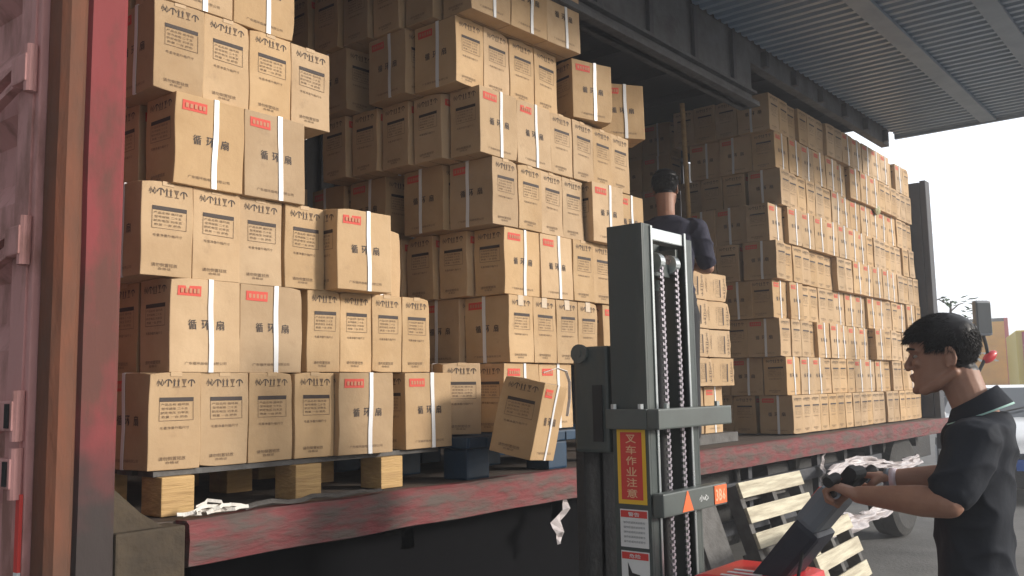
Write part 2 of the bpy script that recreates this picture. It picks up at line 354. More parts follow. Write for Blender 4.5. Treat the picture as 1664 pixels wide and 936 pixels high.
# running gear
for yy in (3.45, 4.5):
    bm = bmesh.new(); box(bm, 1.4, 12.6, yy-.06, yy+.06, .62, 1.028, bev=.01); tp('chassis_beam', bm, M['dark'])
for i in range(9):
    bm = bmesh.new(); box(bm, 1.8+i*1.1, 1.88+i*1.1, 3.0, 5.1, .86, 1.026); tp('cross_member', bm, M['dark'])
def truck_wheel(x, y, s=1):
    bm = bmesh.new(); pr = [(.28, -.13), (.43, -.14), (.50, -.11), (.515, 0), (.50, .11), (.43, .14), (.28, .13)]
    seg = 36; rr = [[bm.verts.new((x+r*math.cos(a), y+o_, .515+r*math.sin(a))) for r, o_ in pr] for a in [2*math.pi*k/seg for k in range(seg)]]
    for k in range(seg):
        for j in range(7): bm.faces.new((rr[k][j], rr[k][(j+1) % 7], rr[(k+1) % seg][(j+1) % 7], rr[(k+1) % seg][j]))
    t = tp('wheel', bm, M['tyre'], smooth=False)
    bm = bmesh.new(); rr = []
    for r, o_ in ((.0, -.02), (.09, -.02), (.10, -.07), (.16, -.07), (.17, -.0), (.25, .02), (.28, -.12), (.29, -.12)):
        rr.append([bm.verts.new((x+max(r, .001)*math.cos(2*math.pi*k/24), y+o_*s, .515+max(r, .001)*math.sin(2*math.pi*k/24))) for k in range(24)])
    for a, b in zip(rr, rr[1:]):
        for k in range(24): bm.faces.new((a[k], a[(k+1) % 24], b[(k+1) % 24], b[k]))
    tp('rim', bm, M['greyboard'], t)
for x in (2.6, 3.85, 9.9): truck_wheel(x, 3.05 if x > 5 else 3.3); truck_wheel(x, 4.95, -1)
bm = bmesh.new(); box(bm, 4.9, 6.3, 3.02, 3.36, .42, .98, bev=.04); tp('tool_box', bm, M['dark'])
bm = bmesh.new(); box(bm, 6.9, 8.6, 3.05, 3.4, .40, .95, bev=.10); tp('fuel_tank', bm, M['dark'])
bm = bmesh.new()
for z0 in (.80, .55): box(bm, 5.0, 9.0, 2.86, 2.90, z0, z0+.09, bev=.006)
for x in (4.9, 6.2, 7.5, 8.8): box(bm, x, x+.06, 2.90, 2.95, .5, 1.0)
tp('side_guard', bm, M['inner'])
bm = bmesh.new()
box(bm, 1.5, 11.0, 5.10, 5.14, .28, 1.0); tp('far_shade_panel', bm, M['dark'])  # added panel that hides lit ground so the underside stays dark
bm = bmesh.new(); box(bm, 1.72, 4.95, 3.0, 3.03, .12, .99, bev=.004); tp('shade_panel', bm, M['black'])  # near-black sheet standing in for the deep shade below the sill
# ------------------------------------------------------------------ cartons
BW, BN, BH = .284, .196, .334                       # wide side, narrow side, height
def dent(p, var):
    """a soft bulge, a slight lean and one crushed corner, different for each kind of wear"""
    p = Vector(p); q = p*6.5+Vector((var*3.7, var*1.9, 0))
    o = Vector((noise.noise(q), noise.noise(q+Vector((9, 0, 0))), noise.noise(q+Vector((0, 9, 0)))*.5))*.0045
    sg = [(1, 1, 1), (-1, 1, 1), (1, -1, 0), (-1, -1, 1), (1, -1, 1), (-1, 1, 0)][var % 6]
    cpt = Vector((sg[0]*BW/2, sg[1]*BN/2, BH*sg[2])); d = (p-cpt).length
    if d < .07: o += (Vector((0, 0, BH/2))-cpt).normalized()*.011*(1-d/.07)**1.5
    h = p.z/BH; o.x += (.004, -.003, .002, -.004, .0, .003)[var % 6]*h
    return p+o
def carton_mesh(var):
    rnd = random.Random(var)
    bm = bmesh.new(); hx, hy, H_ = BW/2, BN/2, BH
    box(bm, -hx, hx, -hy, hy, 0, H_, 0, bev=.0035)
    long_e = [e for e in bm.edges if e.calc_length() > .1]
    bmesh.ops.subdivide_edges(bm, edges=long_e, cuts=8, use_grid_fill=True)
    bmesh.ops.triangulate(bm, faces=[f for f in bm.faces if len(f.verts) > 4])
    for f in bm.faces: f.material_index = 0
    # flap seam along the top
    for zz in (H_+.0006, -.0006):
        box(bm, -hx+.006, hx-.006, -.0012, .0012, min(zz, zz), zz+.0003, 1)
    e = .0016
    for s in (-1, 1):
        # wide side: normal s*y
        u = Vector((-s, 0, 0)) if s > 0 else Vector((1, 0, 0)); v = Vector((0, 0, 1)); nrm = Vector((0, s, 0))
        def P(fx, fy, off=e): return nrm*(hy+off)+u*((fx-.5)*BW)+v*(H_*(1-fy))
        def rect(x0, x1, y0, y1, mi, off=e): quad(bm, [P(x0, y1, off), P(x1, y1, off), P(x1, y0, off), P(x0, y0, off)], mi)
        rect(.09, .43, .075, .185, 3)
        for k, xx in enumerate((.15, .21, .27, .33, .385)): rect(xx-.02, xx+.018, .105+.004*(k % 2), .155, 5, e*2)
        for ch, fx in (('循', .31), ('环', .50), ('扇', .71)): put_text(bm, ch, P(fx, .49), u, v, .033, .036, 1, .012)
        put_text(bm, '广东循环扇电器有限公司', P(.5, .905), u, v, .17, .011, 2)
        # narrow side: normal s*x
        u2 = Vector((0, s, 0)); n2 = Vector((s, 0, 0))
        def Q(fx, fy, off=e): return n2*(hx+off)+u2*((fx-.5)*BN)+v*(H_*(1-fy))
        def rq(x0, x1, y0, y1, mi, off=e): quad(bm, [Q(x0, y1, off), Q(x1, y1, off), Q(x1, y0, off), Q(x0, y0, off)], mi)
        for k in (0, 1, 2, 3, 1.01, ):
            cx = (.20, .355, .51, .665)[int(k)] if k != 1.01 else .81; k = int(k)
            # handling pictograms: umbrella, cup, arrows, hand
            if k == 0:
                put_text(bm, '小心', Q(cx, .105), u2, v, .028, .026, 1, .02)
            elif k == 1:
                for t in range(6):
                    a0, a1 = math.pi*t/6, math.pi*(t+1)/6
                    quad(bm, [Q(cx+.075*math.cos(a0), .115-.045*math.sin(a0)), Q(cx+.058*math.cos(a0), .115-.033*math.sin(a0)), Q(cx+.058*math.cos(a1), .115-.033*math.sin(a1)), Q(cx+.075*math.cos(a1), .115-.045*math.sin(a1))], 1)
                rq(cx-.009, cx+.009, .075, .15, 1)
            elif k == 2:
                for dx in (-.04, .04):
                    rq(cx+dx-.012, cx+dx+.012, .09, .145, 1)
                    quad(bm, [Q(cx+dx-.03, .095), Q(cx+dx+.03, .095), Q(cx+dx+.002, .065), Q(cx+dx-.002, .065)], 2)
                rq(cx-.07, cx+.07, .15, .157, 2)
            else:
                quad(bm, [Q(cx-.05, .07), Q(cx+.05, .07), Q(cx+.012, .12), Q(cx-.012, .12)], 2)
                rq(cx-.007, cx+.007, .12, .148, 2); rq(cx-.04, cx+.04, .146, .156, 2)
        rq(.20, .86, .262, .305, 1)
        for (a_, b_, c_, d_) in ((.20, .208, .308, .50), (.852, .86, .308, .50), (.20, .86, .497, .502)): rq(a_, b_, c_, d_, 2)
        for k, s_t in enumerate(('产品名称 循环扇', '型号规格 二十五', '额定电压 功率瓦', '数量 一台 颜色')):
            put_text(bm, s_t, Q(.50, .335+.042*k), u2, v, .105-.006*(k % 2), .0085, 2)
        put_text(bm, '毛重净重外箱尺寸', Q(.5, .575), u2, v, .11, .010, 2)
        put_text(bm, '请勿倒置轻放', Q(.45, .885), u2, v, .10, .013, 2)
        put_text(bm, '合格证', Q(.45, .925), u2, v, .05, .009, 2)
    for v in bm.verts: v.co = dent(v.co, var)
    me = bpy.data.meshes.new('cardboard_box'); bm.normal_update(); bm.to_mesh(me); bm.free()
    for k in ('card', 'ink', 'greyink', 'redink', 'tableink', 'redtext'): me.materials.append(M[k])
    return me
NV = 6
CM = [carton_mesh(k) for k in range(NV)]
def ring_mesh(var, name, m, x0, x1, y, z0, z1, t, two=True, drop=None):
    bm = bmesh.new()
    xo = (0, .003, -.004, .001, -.002, .005)[var % 6]; x0 += xo; x1 += xo
    box(bm, x0, x1, -y-t, -y, z0, z1); box(bm, x0, x1, y, y+t, z0, z1)
    box(bm, x0, x1, -y-t, y+t, z1, z1+t); box(bm, x0, x1, -y-t, y+t, z0-t, z0)
    bmesh.ops.subdivide_edges(bm, edges=[e for e in bm.edges if e.calc_length() > .1], cuts=6, use_grid_fill=True)
    for v in bm.verts: v.co = dent(v.co, var)
    me = bpy.data.meshes.new(name); bm.normal_update(); bm.to_mesh(me); bm.free(); me.materials.append(m); return me
SM = [ring_mesh(k, 'strap', M['strap'], .010, .030, BN/2+.0022, .002, BH, .0016) for k in range(NV)]
def tape_mesh(var, drop, m):
    bm = bmesh.new(); t_ = .0006
    for s in (-1, 1):
        x0, x1 = sorted((s*(BW/2+.0014), s*(BW/2+.0014+t_))); box(bm, x0, x1, -.022, .022, BH-drop, BH+.001)
    box(bm, -BW/2-.0018, BW/2+.0018, -.022, .022, BH+.001, BH+.001+t_)
    for v in bm.verts: v.co = dent(v.co, var)
    me = bpy.data.meshes.new('tape'); bm.to_mesh(me); bm.free(); me.materials.append(m); return me
TM = [tape_mesh(k, .014, M['tape']) for k in range(NV)]; TG = [tape_mesh(k, .05, M['tapeg']) for k in range(NV)]
ORD = ['zeroth', 'first', 'second', 'third', 'fourth', 'fifth', 'sixth', 'seventh', 'eighth', 'ninth', 'tenth', 'eleventh', 'twelfth', 'thirteenth', 'fourteenth', 'fifteenth', 'sixteenth', 'seventeenth', 'eighteenth', 'nineteenth', 'twentieth', 'twenty-first']
nbox = 0; used_labels = set()
def carton(x, y, z, face, label, group, yaw=0.0, tape=True, strap=True, sz=1.0, jit=1.0, rot=None, sw=1.0, glint=False):
    """x,y: centre of the base; face 'W' = strapped wide side towards -Y, 'N' = narrow printed side towards -Y"""
    global nbox; nbox += 1
    assert label not in used_labels, label
    used_labels.add(label)
    va = (nbox*7+nbox//5) % NV
    o = bpy.data.objects.new('cardboard_box', CM[va]); C.objects.link(o)
    rz = (0 if face == 'W' else (math.pi/2 if (nbox % 2) else -math.pi/2))
    rz += R(yaw)+R(random.uniform(-1.0, 1.0)*jit)
    o.location = (x, y, z); o.rotation_euler = rot or (0, 0, rz)
    o.scale = (1, sw, sz)
    tag(o, label, 'box', group)
    if strap: s = bpy.data.objects.new('strap', SM[va]); C.objects.link(s); s.parent = o
    if tape: t = bpy.data.objects.new('tape', (TG if glint else TM)[va]); C.objects.link(t); t.parent = o
    return o
DESC = {'W': 'carton, strapped wide side out', 'N': 'carton, narrow printed side out'}
def front_row(X0, Y, z, seq, rowname, stack, group, yaw=0, gaps=None, order0=1, sz=1, depth=1, wpitch=None, npitch=None, shade='', tape=True, jit=1.0, sw=1.0, glint=False):
    """boxes side by side along +X with their front faces on the line through (X0, Y)"""
    x = X0; c, s = math.cos(R(yaw)), math.sin(R(yaw))
    for i, k in enumerate(seq):
        wd = (BW if k == 'W' else BN); dp = (BN if k == 'W' else BH*0+BW)
        if gaps and i in gaps: x += gaps[i]
        jy = random.uniform(-.006, .006)*jit
        lx, ly = x-X0+wd/2, dp/2+jy
        carton(X0+lx*c-ly*s, Y+lx*s+ly*c, z, k, f"{DESC[k]}, {rowname} of {stack}, {ORD[i+order0]} from left", group, yaw, sz=sz, tape=tape, jit=jit, sw=sw, glint=glint and k == 'N')
        x += (wpitch or BW+.004) if k == 'W' else (npitch or BN+.003)
    return x
rows6 = ['bottom row', 'second row', 'third row', 'fourth row', 'fifth row', 'sixth row', 'seventh row', 'eighth row', 'ninth row']
GA, GB, GC, GE = 'cartons stacked at the near end of the truck', 'cartons in the middle stack', 'cartons in the far stack', 'flat-laid cartons beside the mast'
pA = .3335; zA = 1.298
A = 'the near stack'
front_row(1.672, 2.95, zA, 'NNNN', rows6[0], A, GA, gaps={3: .006}, npitch=.2)
carton(2.478+BW/2, 2.905+BN/2, zA, 'W', 'carton with strap and red stamp, bottom row, left one of two beyond the near stack', GA, -3)
carton(2.872+BW/2, 2.93+BN/2, zA, 'W', 'carton with strap and red stamp, bottom row, right one of two beyond the near stack', GA, -2)
carton(2.60, 3.25, zA, 'W', 'shaded carton glimpsed behind the two strapped cartons beyond the near stack', GA, 2)
front_row(1.742, 2.95, zA+pA, 'WW', rows6[1], A, GA, wpitch=.291)
front_row(2.335, 2.965, zA+pA+.004, 'NNNN', rows6[1], A, GA, order0=3, npitch=.1725, jit=.5, yaw=-1, sw=.865)
front_row(1.628, 2.95, zA+2*pA, 'NNNN', rows6[2], A, GA, gaps={3: .012}, npitch=.1965)
carton(2.432+BW/2, 2.86+BN/2, zA+2*pA+.002, 'W', 'strapped carton jutting out at the right end of the third row, near stack', GA, -3)
carton(2.88, 3.22, zA+2*pA, 'W', 'carton end seen behind the jutting third-row carton of the near stack', GA, 0)
front_row(1.732, 2.93, zA+3*pA, 'WW', rows6[3], A, GA, wpitch=.29)
front_row(1.66, 2.95, zA+4*pA, 'NNNN', rows6[4], A, GA, gaps={3: .01}, npitch=.196)
front_row(1.686, 2.94, zA+5*pA, 'WW', rows6[5], A, GA, wpitch=.29)
# second depth of the near stack (its dark left side)
for r, kx in enumerate((1.672, 1.742, 1.628, 1.732, 1.66, 1.686)):
    deep = BW if r % 2 == 0 else BN
    k = 'N' if r % 2 == 0 else 'W'
    wd = BN if k == 'N' else BW
    for j in range(1):
        carton(kx+wd/2, 2.96+deep*(1.5+j)+.012, zA+r*pA, k, f"shaded carton behind the left corner carton, {rows6[r]} of the near stack", GA)
# middle stack: left corner steps from row to row
pB = .337; zB = 1.345
cornB = [(3.47, 2.86), (3.50, 2.85), (3.475, 2.855), (3.385, 2.845), (3.295, 2.85), (3.19, 2.90), (3.19, 2.80)]
frontB = ['WW', 'NNNNWW', 'WWNNN', 'NNNNWWW', 'WWNNNN', 'NNNN', 'WWW']
leftB = ['', 'WWW', 'NNNN', 'WWWW', 'NNNNN', 'WWWW', 'NNNNNN']
B = 'the middle stack'
for r in range(7):
    cx, cy = cornB[r]; z = zB+r*pB; seq = frontB[r]
    yw = (0, 1, 0, 1, 0, -1, -2)[r]
    if r == 0:
        carton(3.30, 3.07, z, 'N', 'brown shaded carton on the blue pallet, bottom row, behind the tipping carton', GB, -24)
        front_row(3.47, 2.88, z, 'WW', rows6[0], B, GB, order0=2, wpitch=.30)
        continue
    gp = {1: {4: .055, 5: .02}, 3: {4: -.035+.03, 5: .01}}.get(r)
    if r == 1: front_row(cx, cy, z, seq, rows6[r], B, GB, yw, gaps=gp, npitch=.1975, glint=True)
    elif r == 3:
        xe = front_row(cx, cy, z, 'NNNN', rows6[r], B, GB, yw)
        carton(4.20+BW/2, 2.80+BN/2, z-.0, 'W', 'strapped carton jutting out right of four narrow cartons, fourth row of middle stack', GB, -4)
        carton(4.53+BW/2, 2.86+BN/2, z-.0, 'W', 'half hidden strapped carton above the lift mast, fourth row of middle stack', GB, -2)
    elif r == 5:
        front_row(cx, cy, z, seq, rows6[r], B, GB, yw, npitch=.199)
    else: front_row(cx, cy, z, seq, rows6[r], B, GB, yw)
    y = cy+(BW if seq[0] == 'N' else BN)+.012
    # flank: boxes going back along +Y, their -X side visible
    for j, k in enumerate(leftB[r][1:] if True else ''):
        dp = BW if k == 'W' else BN
        if r == 3 and j == 1: y += .10
        if r == 5 and j == 1: y += .12
        face = 'N' if k == 'W' else 'W'              # side turned to -X is wide for 'N' boxes
        wx = BN if face == 'N' else BW
        side = 'wide strapped' if k == 'W' else 'narrow printed'
        carton(cx+wx/2-.02*(j+1)-.02, y+dp/2, z, face, f"shaded carton, {side} side to the gap, {rows6[r]} of middle stack, {ORD[j+2]} back", GB, -2)
        y += dp+.018
# two loose cartons at the right of the sixth layer
carton(4.10+BW/2, 2.80+BN/2, zB+5*pB+.01, 'W', 'tilted strapped carton overhanging the fifth row, left one of the pair', GB, -16)
carton(4.56+BW/2, 2.86+BN/2, zB+5*pB+.01, 'W', 'tilted strapped carton overhanging the fifth row, right one of the pair', GB, -34)
# inner fill so that the loose ones stand on something
for i in range(3):
    carton(4.42+i*.29, 3.30, zB+4*pB, 'W', f"carton deep behind the fifth row of the middle stack, {ORD[i+1]} from left", GB)
# dark column between the near and middle stacks, far back
for r in range(2, 7):
    for j in range(2):
        carton(2.75+j*.30+.05*(r % 2), 4.15+.04*(r % 2), zB+r*pB, 'W' if r % 2 else 'N', f"dark carton far back in the gap between stacks, {rows6[r]}, {'left' if j == 0 else 'right'}", 'dark cartons at the back of the gap')
# far stack
pC = .3115; zC = FL+.012; SZ = .925
cornC = [7.20, 7.18, 7.11, 7.06, 7.02, 7.03, 7.20, 7.17, 7.11]
Cn = 'far stack'
seqC = ['N'*20, 'WWWNNNNWWWNNNNWWNN', 'N'*4+'W'*6+'N'*8, 'WWNNNNWWWWWNNWWNN', 'N'*9+'W'*5+'NNNN', 'W'*8+'N'*9, 'N'*6+'W'*7+'NNNNN', 'W'*9+'N'*9, 'N'*8+'W'*7+'NNN']
rng = random.Random(3)
for r in range(9):
    x = cornC[r]; seq = seqC[r]; step = 0
    for i, k in enumerate(seq):
        wd = BW if k == 'W' else BN; dp = BN if k == 'W' else BW
        if x+wd > 11.10: break
        if rng.random() < .28: step = rng.choice((0, .0, .03, .05, -.03))
        if r > 6 and x > 9.9: pass
        Y = 2.99+step*.8+rng.uniform(-.006, .006)
        carton(x+wd/2, Y+dp/2, zC+r*pC, k, f"{DESC[k]}, {rows6[r]} of {Cn}, {ORD[i+1]} from left", GC, sz=SZ, tape=False)
        x += wd+.005
    # shaded left flank
    seqL = ('NNN', 'WW')[0 if seq[0] == 'N' else 1]
    y = 2.99+(BW if seq[0] == 'N' else BN)+.01
    for j, k in enumerate(('W', 'W') if r % 2 else ('N', 'N', 'N')):
        dp = BW if k == 'W' else BN; face = 'N' if k == 'W' else 'W'; wx = BN if face == 'N' else BW
        carton(cornC[r]+wx/2+rng.uniform(-.01, .01), y+dp/2, zC+r*pC, face, f"shaded carton on the left flank of the far stack, {rows6[r]}, {ORD[j+1]} behind the corner", GC, sz=SZ, tape=False)
        y += dp+.006
for r in range(3, 9):
    for j in range(2):
        carton(7.34+.02*(r % 3), 4.16+j*.30, zC+r*pC, 'N', f"very dark carton behind the wooden pole, {rows6[r]}, {'nearer' if j == 0 else 'farther'} column", GC, sz=SZ, tape=False)
# base for them
bm = bmesh.new(); box(bm, 7.2, 7.5, 4.02, 4.62, FL+.002, zC+3*pC-.004)
o = mesh_obj('wooden_crate', bm, M['greyboard']); tag(o, 'dark low crate under the very dark cartons behind the far stack', 'crate')
# cartons laid flat beside the mast
for l in range(4):
    for j in range(2):
        o = carton(0, 0, 0, 'W', f"carton lying on its side beside the lift mast, {('lowest', 'second lowest', 'second highest', 'top')[l]} layer, {'left' if j == 0 else 'right'}", GE, strap=False)
        o.rotation_euler = Matrix(((0, 0, 1), (1, 0, 0), (0, 1, 0))).to_euler(); o.rotation_euler.z += R(-3+2*(l % 2))
        o.location = (5.60+j*.338+.018*(3-l), 3.05+BW/2, 1.548+l*.204+BN/2)
bm = bmesh.new(); box(bm, 5.68, 6.40, 3.06, 3.62, FL+.002, FL+.070, bev=.003)
tag(mesh_obj('base_board', bm, M['greyboard']), 'low board under the shaded cartons beside the lift mast', 'board')
for j in range(2): carton(5.85+j*.30, 3.22, FL+.072, 'W', f"shaded upright carton under the flat-laid cartons, {'left' if j == 0 else 'right'} of two", GE)
# the tipping carton
o = carton(0, 0, 0, 'W', 'tilted carton tipping off the blue pallet with a loose white strap', 'tipping carton', strap=True)
del o['group']
viewax = Vector((-.78, -.62, 0)).normalized()
q = Matrix.Rotation(R(-13), 4, viewax*-1) if False else Matrix.Rotation(R(13), 4, Vector((.78, .62, 0)).normalized())
o.matrix_world = Matrix.Translation((3.33, 2.66, 1.25)) @ q @ Matrix.Rotation(R(16), 4, 'Z') @ Matrix.Diagonal((1.03, 1.03, 1.03, 1))

# ------------------------------------------------------------------ pallets
def pallet(name, label, x0, x1, y0, y1, z0, h, m, mdeck, bw=.125, nb=3, blk=None, group=None):
    t = thing(name, label, 'pallet', ((x0+x1)/2, (y0+y1)/2, z0), 0, group); I = Matrix.Translation((-(x0+x1)/2, -(y0+y1)/2, -z0))
    xs = blk or [x0+(x1-x0-bw)*i/(nb-1) for i in range(nb)]
    for bx in xs:
        for by in (y0-.03, (y0+y1)/2-.06, y1-.14):
            bm = bmesh.new(); box(bm, bx, bx+bw, by, by+.13, z0+.001, z0+h-.021, bev=.004); bm.transform(I); mesh_obj('block', bm, m, t)
    for i in range(7):
        yy = y0+(y1-y0-.1)*i/6
        bm = bmesh.new(); box(bm, x0, x1, yy, yy+.1, z0+h-.02, z0+h, bev=.002); bm.transform(I); mesh_obj('deck_board', bm, mdeck, t)
    return t
pallet('wooden_pallet', 'wooden pallet with yellow blocks under the near stack of cartons', 1.70, 3.10, 2.962, 3.93, FL+.002, zA-FL-.004, M['wood'], M['greyboard'], blk=[1.715, 2.275, 2.72])
# blue plastic pallet: solid moulded feet
t = thing('plastic_pallet', 'blue plastic pallet under the middle stack of cartons', 'pallet', (3.95, 3.35, FL), 0)
bm = bmesh.new(); box(bm, -.80, .62, -.52, .55, .145, .198, bev=.008)
for i in range(11): box(bm, -.79+i*.125, -.73+i*.125, -.526, -.50, .150, .190)
mesh_obj('deck', bm, M['blue'], t)
for bx in (-.78, -.16, .46):
    for by in (-.50, -.05, .40):
        bm = bmesh.new(); box(bm, bx, bx+.16, by, by+.15, .002, .144, bev=.012); mesh_obj('foot', bm, M['blue'], t)
# leaning pale slatted pallets
def lean_pallet(label, loc, wid, ht, pitch_deg, n, rz=0):
    t = thing('slatted_pallet', label, 'pallet', loc, rz, 'pale pallets leaning on the truck'); t.rotation_euler = (R(-pitch_deg), 0, rz)
    pt = ht/n
    for i in range(n):
        bm = bmesh.new(); z1 = ht-i*pt; ww = random.uniform(-.02, .02)
        box(bm, random.uniform(-.015, .015), wid+ww, -.022, 0, z1-pt*.62, z1, bev=.004); mesh_obj('slat', bm, M['paleboard'], t)
    for fx in (.0, .47, .92):
        bm = bmesh.new(); box(bm, wid*fx+.01, wid*fx+.07, .001, .09, 0.0, ht-.01, bev=.004); mesh_obj('stringer', bm, M['greyboard'], t)
    for i in range(3):
        bm = bmesh.new(); zz = ht*(.04+.42*i); box(bm, 0, wid, .091, .11, zz, zz+.09); mesh_obj('back_board', bm, M['greyboard'], t)
lean_pallet('pale slatted pallet leaning on the truck beside the lift mast', (5.50, 2.36, .02), 1.03, .96, 19, 6)
lean_pallet('pale slatted pallet leaning in front, lower, behind the red machine cover', (5.20, 1.86, .02), .86, .74, 20, 5, R(4))
lb = thing('leaning_board', 'grey weathered board leaning beside the slatted pallet', 'board', (5.05, 2.45, 0)); lb.rotation_euler = (R(-14), R(-10), 0)
bm = bmesh.new(); box(bm, 0, .28, 0, .03, 0, .95, bev=.004); mesh_obj('board_face', bm, M['greyboard'], lb)

# wooden pole standing in the truck
bm = bmesh.new(); tube(bm, [(7.14, 3.74, FL), (7.08, 3.74, 2.4), (6.98, 3.72, 3.98)], .022, 8)
tag(mesh_obj('wooden_pole', bm, M['wood']), 'thin pale wooden pole standing inside against the dark cartons', 'pole')

# ------------------------------------------------------------------ electric stacker (lift)
SX, SY = 2.77, 1.655                               # near mast upright corner
st = thing('pallet_stacker', 'dark electric pallet stacker with tall mast, two chains and red cover', 'stacker', (3.03, 1.66, 0))
SI = Matrix.Translation((-3.03, -1.66, 0))
def sp(name, bm, m, parent=None, smooth=False): bm.transform(SI); return mesh_obj(name, bm, m, parent or st, smooth)
X2 = 3.125                                           # far upright
def upright(xa, xb, dirn, z0, z1, y0=SY, y1=SY+.145):
    bm = bmesh.new()
    if dirn > 0: box(bm, xa, xa+.012, y0, y1, z0, z1, bev=.002)
    else: box(bm, xb-.012, xb, y0, y1, z0, z1, bev=.002)
    a, b = (xa+.0125, xb) if dirn > 0 else (xa, xb-.0125)
    box(bm, a, b, y0, y0+.014, z0, z1, bev=.002); box(bm, a, b, y1-.014, y1, z0, z1, bev=.002)
    return bm
up1 = sp('upright', upright(SX, SX+.06, 1, .08, 2.125), M['mast'])
up2 = sp('upright', upright(X2-.05, X2+.01, -1, .08, 2.10), M['mast'])
for xa in (SX+.052, X2-.058):
    bm = bmesh.new(); box(bm, xa, xa+.012, SY-.006, SY+.002-.004, .1, 2.12); sp('edge_strip', bm, M['steel'])
# inner mast stage
for xa in (SX+.066, X2-.082):
    bm = bmesh.new(); box(bm, xa, xa+.02, SY+.02, SY+.11, .15, 2.06, bev=.003); sp('inner_upright', bm, M['mastlt'])
bm = bmesh.new(); box(bm, SX+.063, X2-.062, SY+.0, SY+.05, 2.07, 2.115, bev=.004); sp('top_crossbar', bm, M['steel'])
bm = bmesh.new(); box(bm, SX+.11, X2-.11, SY+.03, SY+.09, 1.95, 2.0, bev=.004); sp('inner_crossbar', bm, M['mast'])
# chains: links
def chain(x, y, z0, z1, lean=0):
    bm = bmesh.new(); z = z0; i = 0
    while z < z1:
        xx = x+lean*(z-z0)
        box(bm, xx-.011, xx+.011, y-.004, y+.004, z, z+.012, bev=.002)
        box(bm, xx-.006, xx+.006, y-.009, y-.0045, z+.011, z+.021)
        z += .022; i += 1
    return sp('chain', bm, M['chain'])
chain(2.93, SY+.012, .75, 2.0, -.012); chain(3.035, SY+.012, .75, 1.98, -.008)
for cx in (2.915, 3.025):
    bm = bmesh.new(); tube(bm, [(cx-.016, SY+.035, 2.0), (cx+.016, SY+.035, 2.0)], .036, 18); sp('chain_pulley', bm, M['steel'])
bm = bmesh.new(); tube(bm, [(2.975, SY+.07, .2), (2.975, SY+.07, 1.90)], .028, 16); sp('lift_cylinder', bm, M['hole'], smooth=True)
bm = bmesh.new(); tube(bm, [(2.975, SY+.07, 1.2), (2.975, SY+.07, 1.94)], .018, 12); sp('piston_rod', bm, M['mast'], smooth=True)
bm = bmesh.new(); tube(bm, [(3.06, SY+.05, .3), (3.055, SY+.05, 1.2), (3.06, SY+.05, 1.95)], .008, 8); sp('hose', bm, M['hole'], smooth=True)
# cross beams
bm = bmesh.new(); box(bm, SX-.02, 3.30, SY-.055, SY-.007, 1.405, 1.475, bev=.006); box(bm, SX-.02, SX-.001, SY-.006, SY+.16, 1.405, 1.475, bev=.004)
cb = sp('cross_beam', bm, M['mastlt'])
for i, (dx, dy) in enumerate(((.0, .13), (.0, .02), (.09, -.03), (.47, -.03))):
    bm = bmesh.new(); tube(bm, [(SX-.012+dx, SY+dy, 1.475), (SX-.012+dx, SY+dy, 1.492)], .011, 6); sp('bolt', bm, M['steel'], cb)
bm = bmesh.new(); box(bm, SX+.0, 3.24, SY-.05, SY-.007, 1.11, 1.19, bev=.006); lb_ = sp('lower_beam', bm, M['mastlt'])
bm = bmesh.new(); box(bm, 3.135, 3.232, SY-.0535, SY-.0505, 1.118, 1.184); put_text(bm, '3B6', (3.18, SY-.0545, 1.15), (1, 0, 0), (0, 0, 1), .075, .045, 1, .02); sp('orange_label', bm, [M['orange'], M['stgold']], lb_)
bm = bmesh.new(); quad(bm, [(2.895, SY-.0515, 1.116), (2.975, SY-.0515, 1.116), (2.938, SY-.0515, 1.186), (2.932, SY-.0515, 1.186)]); sp('warning_triangle', bm, M['orange'], lb_)
bm = bmesh.new(); put_text(bm, '小心', (3.055, SY-.0515, 1.15), (1, 0, 0), (0, 0, 1), .07, .022, 0, .02); sp('beam_lettering', bm, M['stwhite'], lb_)
bm = bmesh.new(); box(bm, SX+.01, 3.2, SY-.03, SY+.12, .08, .34, bev=.01); sp('mast_base', bm, M['mast'])
# stickers on the outer face of the near upright (facing -X)
def sticker(y0, y1, z0, z1, mats, draw, par=up1):
    bm = bmesh.new(); box(bm, SX-.0022, SX-.0004, y0, y1, z0, z1); draw(bm); return sp('sticker', bm, mats, par)
U_, V_ = (0, -1, 0), (0, 0, 1)
def s1(bm):
    box(bm, SX-.0032, SX-.0024, 1.682, 1.768, 1.165, 1.395, 1)
    for k, chh in enumerate('叉车作业注意'): put_text(bm, chh, (SX-.0042, 1.725, 1.372-.037*k), U_, V_, .042, .030, 2, .012)
sticker(1.668, 1.782, 1.150, 1.410, [M['yellow'], M['stred'], M['stgold']], s1)
def s2(bm):
    box(bm, SX-.0032, SX-.0024, 1.67, 1.775, 1.105, 1.128, 1); put_text(bm, '警告', (SX-.0042, 1.722, 1.116), U_, V_, .045, .014, 0, .01)
    for k in range(5): put_text(bm, '操作前请阅读说明书', (SX-.0034, 1.722, 1.088-.016*k), U_, V_, .085, .008, 2)
sticker(1.667, 1.778, 1.005, 1.132, [M['stwhite'], M['stred'], M['grey']], s2)
def s3(bm):
    box(bm, SX-.0032, SX-.0024, 1.67, 1.775, .965, .988, 1); put_text(bm, '危险', (SX-.0042, 1.722, .976), U_, V_, .045, .014, 0, .01)
    vs = [(1.752, .955), (1.735, .92), (1.705, .915), (1.70, .88), (1.735, .888), (1.75, .91)]
    f = bm.faces.new([bm.verts.new((SX-.0036, y, z)) for y, z in vs]); f.material_index = 2
sticker(1.667, 1.778, .845, .992, [M['stwhite'], M['stred'], M['hole']], s3)
